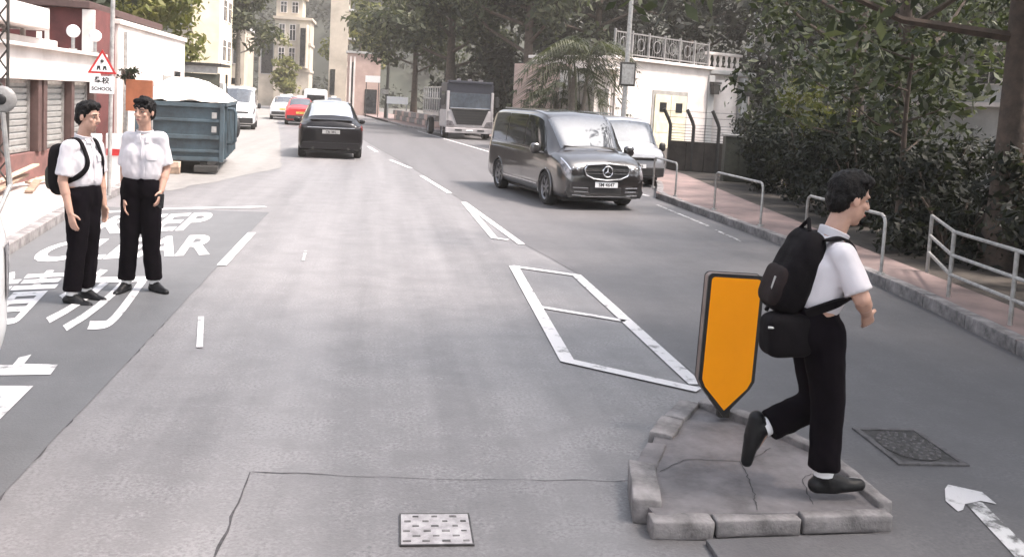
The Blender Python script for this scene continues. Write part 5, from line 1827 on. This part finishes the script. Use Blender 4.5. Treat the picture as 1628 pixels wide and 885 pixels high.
for k in range(3):
    b = MB().box((0, 0, .07), (.75 - .1 * k, .18, .13))
    o = b.build('timber_block', M['wood'] if k != 1 else M['wood_pale'], None, bevel=.01)
    tag(o, ['brown timber block on the road under the skip, lowest', 'paler timber block on top of the other under the skip', 'short timber block beside the skip roller'][k], 'timber', 'timber blocks by the skip')
    o.location = [(-4.55, 20.32, 0.0), (-4.5, 20.34, .132), (-4.95, 20.3, 0)][k]
    o.rotation_euler = (0, 0, [.05, -.04, .3][k])

# barrier panels and planks at the foot of the wall
for k, (x, y, rz) in enumerate(((-5.06, 17.2, .1), (-4.72, 17.5, -.12))):
    t = thing('barrier_panel', ['white plastic barrier panel between the two standing people, left one', 'white plastic barrier panel between the two standing people, right one'][k], 'barrier', (x, y, .0), rz)
    MB().box((0, 0, .52), (.36, .07, .88)).build('panel', M['num_white'], t, bevel=.03)
    for sx in (-.12, .12):
        MB().box((sx, 0, .04), (.08, .34, .08)).build('foot', M['plastic'], t, bevel=.01)
    MB().box((0, -.045, .62), (.30, .02, .12)).build('stripe', M['print_red'] if k else M['galv_pale'], t)
for k in range(6):
    p0 = [(-5.55, 14.7, .25), (-5.6, 15.0, .36), (-5.45, 15.6, .18), (-5.5, 16.6, .24), (-5.35, 16.9, .18), (-5.4, 17.6, .22)][k]
    b = MB().box((0, 0, 0), (.11, [2.2, 1.9, 1.6, 1.5, 1.9, 1.2][k], .035))
    o = b.build('plank', M['wood_pale'] if k % 2 else M['wood'], None, bevel=.004)
    o.location = p0
    o.rotation_euler = (R([4, 7, 2, 5, 1, 8][k]), R([8, -5, 3, 10, 0, 4][k]), R([6, -4, 14, -10, 22, 30][k]))
    tag(o, ['brown plank on the pavement below the shutters, nearest', 'pale plank lying across the nearest brown plank', 'short brown plank in the middle of the plank heap', 'pale plank propped against the brown wall base',
            'brown plank pointing out towards the kerb', 'pale short plank at the far end of the heap'][k], 'plank', 'planks at the foot of the wall')
t = thing('rubble_bag', 'pale pink rubble sack slumped on the pavement behind the planks', 'sack', (-5.45, 18.2, .12))
mb2 = MB()
mb2.ball((0, 0, .22), (.34, .42, .26)).ball((.1, .35, .16), (.26, .3, .18)).ball((-.1, -.3, .2), (.25, .28, .2))
remesh('sack', mb2, .03, 2, M['tarp'], t, .03, 4, 1)


# ------------------------------------------------------------------ buildings beyond
def windows(root, x0, x1, nx_, z0, z1, nz_, y, fw=.62, fh=.62, glass='glass', frame='white_wall', face='-y'):
    """a grid of framed windows on a facade, each window a part with its pane as sub-part, meshes shared"""
    dx, dz = (x1 - x0) / nx_, (z1 - z0) / nz_
    a = MB().box((0, 0, 0), (dx * fw + .14, .10, dz * fh + .14))
    p = MB().box((0, -.045, 0), (dx * fw, .03, dz * fh))
    bar = MB().box((0, -.065, 0), (.05, .02, dz * fh)).box((0, -.066, dz * fh * .18), (dx * fw, .018, .05))
    first = None
    for j in range(nz_):
        for i in range(nx_):
            if first is None:
                first = a.build('window', M[frame], root)
                p.build('pane', M[glass], first)
                bar.build('glazing_bar', M[frame], first)
                o = first
            else:
                o = copy_tree(first, root)
            cx_, cz_ = x0 + dx * (i + .5), z0 + dz * (j + .5)
            if face == '-y':
                o.location = (cx_, y, cz_)
            else:
                o.location = (y, cx_, cz_)
                o.rotation_euler = (0, 0, R(90) if face == '+x' else R(-90))


t = thing('kiosk', 'dark awning kiosk at the roadside beyond the blue skip', 'kiosk', (-6.75, 36.6, 0))
for x in (-.75, .75):
    for y in (-.9, .9):
        MB().box((x, y, 1.2), (.08, .08, 2.4)).build('post', M['steel_dark'], t)
MB().box((0, 0, 2.72), (1.72, 2.2, .10)).build('roof', M['steel_dark'], t)
MB().box((0, -1.0, 2.52), (1.45, .05, .26)).build('sign_panel', M['lattice'], t)
MB().box((0, -.98, 2.16), (1.6, .06, .42), rx=R(-14)).build('awning', M['bag_green'], t)
MB().box((0, .6, 1.05), (1.5, .9, 2.0)).build('booth', M['grey_wall'], t)
MB().box((-.80, -1.05, 2.35), (.12, .08, 1.1)).build('banner', M['print_black'], t)

t = thing('apartment_tower', 'pale cream apartment tower rising out of view on the left', 'building', (-12.75, 73.0, 0))
MB().box((0, 0, 15), (1.9, 6, 30)).build('wall', M['cream_wall'], t)
MB().box((.97, -1.8, 15), (.06, 1.2, 29)).build('stair_panel', M['white_wall'], t)
windows(t, -2.0, 2.5, 2, 3.2, 27, 8, .96, .5, .5, face='+x')

t = thing('shop_house', 'low white shop building with dark signboards far left of the road', 'building', (-15.2, 88.0, 0))
MB().box((0, 0, 3.6), (6.2, 6, 7.2)).build('wall', M['far_wall'], t)
MB().box((0, 0, 7.3), (6.5, 6.3, .25)).build('roof', M['grey_wall'], t)
windows(t, -2.8, 2.8, 4, 3.3, 6.8, 1, -3.0, .55, .55)
for x in (-2, 0.0, 2.0):
    MB().box((x, -3.02, 1.0), (1.5, .06, 2.0)).build('shop_front', M['glass'], t)
    MB().box((x, -3.06, 2.5), (1.7, .10, .55)).build('signboard', M['bag_black'], t)
MB().box((0, -3.4, 2.05), (6.2, .9, .10), rx=R(-12)).build('awning', M['far_wall'], t)

t = thing('white_house', 'tall white house with cornices and bay windows far down the road', 'building', (-10.6, 113.0, 0))
MB().box((.3, 0, 5.1), (4.0, 6, 10.2)).build('wall', M['far_wall'], t)
MB().box((-2.6, .4, 4.6), (1.9, 5, 9.2)).build('side_wing', M['far_wall'], t)
w_ = MB().box((-2.6, -2.12, 6.2), (1.5, .06, 5.0)).build('window', M['grey_wall'], t)
MB().box((-2.6, -2.16, 6.2), (1.3, .04, 4.8)).build('pane', M['glass'], w_)
for z, e in ((10.3, .5), (7.4, .25), (4.3, .25)):
    MB().box((.3, 0, z), (4.0 + e, 6 + e, .3)).build('cornice', M['far_wall'], t)
MB().box((-.2, 0, 11.6), (3.0, 4.4, 2.4)).build('upper_storey', M['far_wall'], t)
MB().box((-.2, 0, 12.95), (3.6, 5.0, .3)).build('roof_slab', M['far_wall'], t)
MB().box((-.6, 0, 14.2), (2.0, 3.2, 2.2)).build('top_storey', M['far_wall'], t)
MB().box((-.6, 0, 15.4), (2.6, 3.8, .25)).build('roof_slab', M['far_wall'], t)
windows(t, -1.5, 2.1, 3, 4.6, 10.0, 2, -3.02, .5, .66)
windows(t, -1.5, 1.1, 2, 10.6, 12.6, 1, -2.22, .5, .6)
bay_ = MB().prism([(.9, -3.0), (1.15, -3.6), (1.95, -3.6), (2.2, -3.0)], 4.6, 9.6).build('bay', M['far_wall'], t)
MB().box((1.55, -3.62, 7.0), (.6, .04, 4.4)).build('bay_pane', M['glass'], bay_)

t = thing('white_tower', 'narrow white tower block with side balconies at the end of the road', 'building', (-4.3, 97.5, 0))
MB().box((0, 0, 15), (1.8, 5, 30)).build('wall', M['far_wall'], t)
for k in range(8):
    MB().box((1.25, -1.4, 4.6 + 2.9 * k), (.7, 1.8, .18)).build('balcony', M['grey_wall'], t)
    MB().box((.93, -1.4, 6.0 + 2.9 * k), (.06, 1.3, 1.7)).build('window', M['glass'], t)
MB().box((-.5, -2.53, 3.0), (.5, .06, 2.6)).build('doorway', M['glass'], t)

t = thing('pink_building', 'pinkish brown low building beside the tree on the far right', 'building', (-1.5, 88.0, 0))
MB().box((0, 0, 2.8), (3.0, 6, 5.6)).build('wall', M['pink_wall'], t)
MB().box((0, 0, 5.7), (3.3, 6.3, .2)).build('roof', M['grey_wall'], t)
for x in (-1.2, -.85):
    MB().box((x, -3.04, 2.9), (.16, .10, 4.8)).build('pilaster', M['white_wall'], t)
MB().box((-1.02, -3.02, 2.6), (.16, .06, 4.4)).build('window', M['glass'], t)
MB().box((.7, -3.02, 1.3), (1.1, .05, 2.2)).build('entrance', M['glass'], t)

t = thing('apartment_block', 'pale grey apartment block glimpsed between the tree crowns on the right', 'building', (36.5, 56.0, 0))
MB().box((0, 0, 8), (13, 34, 16)).build('wall', M['grey_wall'], t)
for k in range(5):
    MB().box((-6.9, 0, 3.0 + 2.9 * k), (1.0, 33, .2)).build('balcony', M['white_wall'], t)
    for j in range(4):
        pass
windows(t, -16, 16, 9, 3.3, 15.5, 4, -6.52, .5, .5, face='-x')
windows(t, -6, 6, 4, 3.3, 15.5, 4, -17.02, .5, .5)

# --- white building with roof railing on the right
t = thing('garage_building', 'white building with cream double garage doors and a roof railing on the right', 'building', (10.3, 40.0, 0), R(38))
MB().box((4.0, 2.5, 2.05), (8.0, 5.0, 4.1)).build('wall', M['white_wall'], t, bevel=.02)
MB().box((4.0, 2.45, 4.15), (8.3, 5.3, .14)).build('roof_edge', M['white_wall'], t, bevel=.02)
MB().box((-.55, 1.1, 1.75), (1.2, 2.1, 3.5)).build('annex', M['white_wall'], t, bevel=.02)
MB().box((-.05, 4.2, 1.9), (.2, 3.6, 3.8)).build('side_wall', M['pink_wall'], t, bevel=.02)
MB().box((-.7, -.25, 3.6), (1.7, 1.0, .12)).build('porch_roof', M['white_wall'], t, bevel=.02)
dr = MB().box((-.55, .08, 1.35), (.72, .06, 2.7)).build('side_door', M['door_grey'], t)
MB().tube([(-.3, .03, 1.2), (-.3, .03, 1.4)], .02, 6).build('handle', M['chrome'], dr)
for x in (-1.3, .18):
    MB().box((x, -.03, 1.75), (.16, .14, 3.5)).build('pilaster', M['white_wall'], t)
MB().box((4.6, -.012, 1.42), (3.0, .04, 2.84)).build('door_recess', M['door_grey'], t)
for k in range(2):
    d_ = MB().box((3.92 + 1.36 * k, -.05, 1.33), (1.32, .07, 2.6)).build('garage_door', M['cream_door'], t, bevel=.008)
    MB().box((3.92 + 1.36 * k, -.092, 2.05), (.56, .02, .46)).build('door_window', M['glass'], d_)
    for z in (.45, 1.1):
        MB().box((3.92 + 1.36 * k, -.09, z), (1.0, .02, .5)).build('door_panel', M['cream_door'], d_, bevel=.006)
t = thing('roof_railing', 'pale ornate metal railing along the roof of the white garage building', 'railing', (10.3, 40.0, 4.24), R(38))
for k in range(7):
    MB().box((.1 + 1.3 * k, .1, .6), (.09, .09, 1.2)).build('post', M['rail_grey'], t)
for z in (.12, 1.08):
    MB().box((4.0, .1, z), (7.9, .05, .06)).build('rail', M['rail_grey'], t)
for k in range(40):
    x = .3 + .193 * k
    MB().tube([(x, .1, .14), (x + .05 * (-1) ** k, .1, .6), (x, .1, 1.06)], .014, 5).build('baluster', M['rail_grey'], t)
for k in range(6):
    MB().tube([(.75 + 1.3 * k + .28 * math.cos(a_ * PI / 6), .08, .6 + .28 * math.sin(a_ * PI / 6)) for a_ in range(13)], .02, 5).build('scroll', M['rail_grey'], t)
t = thing('gatehouse', 'white gatehouse with a balustrade and two dark lanterns right of the garage building', 'building', (16.7, 45.2, 0), R(25))
MB().box((1.6, 1.6, 1.95), (3.2, 3.0, 3.9)).build('wall', M['white_wall'], t, bevel=.03)
MB().box((1.5, 1.5, 4.0), (3.5, 3.4, .22)).build('cornice', M['grey_wall'], t, bevel=.03)
MB().box((1.2, .25, 4.95), (2.5, .3, .14)).build('balustrade_cap', M['white_wall'], t, bevel=.02)
MB().box((1.2, .25, 4.2), (2.5, .26, .14)).build('balustrade_base', M['white_wall'], t)
for k in range(6):
    MB().lathe([(.05, 0), (.10, .18), (.05, .36), (.09, .56), (.09, .6)], 8, Matrix.Translation((.15 + .42 * k, .25, 4.28))).build('baluster', M['white_wall'], t, True)
for x in (-.1, 2.4):
    MB().box((x, -.15, 1.9), (.42, .36, 3.8)).build('pillar', M['grey_wall'], t, bevel=.02)
    ln_ = MB().prism([(-.18, -.15), (.18, -.15), (.25, .35), (-.25, .35)], -.18, .18, Matrix.Translation((x + .1, -.42, 3.0)) @ Matrix.Rotation(R(90), 4, 'X')).build('lantern', M['steel_dark'], t, bevel=.01)
    MB().box((x + .1, -.42, 3.42), (.56, .42, .10)).build('lantern_cap', M['steel_dark'], ln_)
MB().lathe([(1.0, 0), (1.0, 3.6)], 24, Matrix.Translation((1.2, .5, 0))).build('curved_wall', M['white_wall'], t, True)

# street lamp with a sign box, bent posts, low wall, cabinet
t = thing('street_lamp', 'tall grey lamp column with a dark framed sign box beside the white building', 'street lamp', (8.15, 30.0, .12))
MB().tube([(0, 0, 0), (0.02, 0, 3), (.06, 0, 8.5), (-.2, 0, 9.2), (-1.4, 0, 9.5)], [.10, .085, .065, .06, .05], 12).build('column', M['galv'], t, True)
MB().tube([(0, 0, -.02), (0, 0, 1.1)], .13, 12).build('base_sleeve', M['steel_dark'], t, True)
MB().box((-1.6, 0, 9.5), (.7, .25, .12)).build('lamp_head', M['galv'], t, bevel=.03)
sb = MB().box((.03, -.13, 2.92), (.54, .07, .80)).build('sign_box', M['steel_dark'], t, bevel=.01)
MB().box((.03, -.17, 2.92), (.42, .02, .66)).build('sign_panel', M['galv'], sb)
t = thing('street_lamp', 'slim far lamp post on the right pavement beside the big tree', 'street lamp', (.55, 74.3, .12))
MB().tube([(0, 0, 0), (0.05, 0, 3.2), (.1, 0, 7.4)], [.17, .12, .09], 10).build('column', M['steel_dark'], t, True)
MB().tube([(.1, 0, 7.3), (-.3, 0, 7.9), (-1.3, 0, 8.0)], [.08, .07, .06], 8).build('arm', M['galv'], t, True)
MB().box((-1.5, 0, 8.0), (.8, .3, .15)).build('lamp_head', M['galv'], t)
MB().box((-.15, -.15, 2.1), (.6, .3, .35)).build('junction_box', M['galv_pale'], t)
t = thing('notice_board', 'white rectangular notice board beside the far lamp post', 'sign', (-.6, 76.0, .1))
MB().box((0, 0, 3.1), (1.2, .08, .55)).build('board', M['num_white'], t)
for x in (-.5, .5):
    MB().tube([(x, .05, 0), (x, .05, 3.3)], .04, 6).build('post', M['steel_dark'], t)
t = thing('road_barrier', 'white low barrier board between the far lamp post and the thick trunk', 'barrier', (1.35, 70.0, .1))
MB().box((0, 0, 1.5), (1.6, .1, .55)).build('board', M['num_white'], t)
for x in (-.7, .7):
    MB().box((x, .08, .65), (.1, .1, 1.3)).build('leg', M['galv'], t)
t = thing('planter_wall', 'low stone planter wall along the far right pavement', 'wall', (2.4, 64.5, .1), R(8))
for k in range(16):
    for j in range(2):
        MB().box((random.uniform(-.02, .02), -8 + 1.0 * k + .45 * j, .2 + .37 * j), (.4, .97, .34)).build('stone', M['kerb'] if (k + j) % 3 else M['pink_wall'], t, bevel=.02)
fx = [(8.85, 27.0), (9.45, 26.6), (10.1, 26.2), (10.9, 25.8), (11.7, 25.4)]
t = thing('security_fence', 'dark fence of posts with bent tops standing on a low dark wall', 'fence', (fx[0][0], fx[0][1], .1))
for x, y in fx:
    x, y = x - fx[0][0], y - fx[0][1]
    MB().tube([(x, y, 0), (x, y, 1.36), (x - .05, y, 1.5), (x - .24, y, 1.86)], .055, 8).build('post', M['steel_dark'], t, True)
for k in range(6):
    z = .95 + .09 * k
    MB().tube([(0, 0, z), (fx[-1][0] - fx[0][0], fx[-1][1] - fx[0][1], z)], .006, 4).build('wire', M['steel_dark'], t)
for k in range(2):
    MB().tube([(-.1 - .1 * k, 0, 1.62 + .18 * k), (fx[-1][0] - fx[0][0] - .1 - .1 * k, fx[-1][1] - fx[0][1], 1.62 + .18 * k)], .006, 4).build('wire', M['steel_dark'], t)
d_ = Vector((fx[-1][0] - fx[0][0], fx[-1][1] - fx[0][1]))
for k in range(6):
    q = (k + .5) / 6
    MB().box((d_.x * q, d_.y * q - .0, .45), (d_.length / 6 - .01, .2, .9), rz=math.atan2(d_.y, d_.x)).build('wall_block', M['soil'], t, bevel=.015)
t = thing('utility_cabinet', 'dark green utility cabinet with a paler lid in front of the hedge', 'cabinet', (9.55, 23.3, .1), R(-12))
MB().box((0, 0, .6), (.75, .5, 1.2)).build('cabinet', M['bag_green'], t, bevel=.02)
MB().box((0, 0, 1.23), (.83, .58, .06)).build('lid', M['galv'], t, bevel=.01)
for x in (-.19, .19):
    MB().box((x, -.262, .6), (.33, .02, 1.0)).build('door', M['bag_green'], t, bevel=.006)
t = thing('garden_wall', 'low pale garden wall glimpsed behind the thick right trunk', 'wall', (10.5, 15.0, .1))
for k in range(5):
    MB().box((0, -2 + k * .9, .19), (.2, .89, .4)).build('wall_block', M['white_wall'], t, bevel=.01)
t = thing('parapet_wall', 'grey retaining wall behind the hedge on the right', 'wall', (13.2, 16.0, .1))
MB().box((0, 0, .5), (.3, 22, 1.1)).build('wall', M['grey_wall'], t, bevel=.02)
MB().box((0, 0, 1.09), (.42, 22.1, .1)).build('coping', M['concrete'], t, bevel=.01)


# ------------------------------------------------------------------ warm bright air over the street
hz = MB().box((0, 140, 44), (960, 760, 92)).build('haze', None)
hm = bpy.data.materials.new('haze_air')
hm.use_nodes = True
hn = hm.node_tree
for n_x in list(hn.nodes):
    if n_x.type != 'OUTPUT_MATERIAL':
        hn.nodes.remove(n_x)
pv = hn.nodes.new('ShaderNodeVolumePrincipled')
pv.inputs['Color'].default_value = (1.0, 0.955, 0.89, 1)
pv.inputs['Density'].default_value = 0.0008
pv.inputs['Anisotropy'].default_value = 0.0
hn.links.new(pv.outputs[0], hn.nodes['Material Output'].inputs['Volume'])
hz.data.materials.append(hm)
tag(hz, 'bright pale haze in the air over the street', 'haze', kind='stuff')
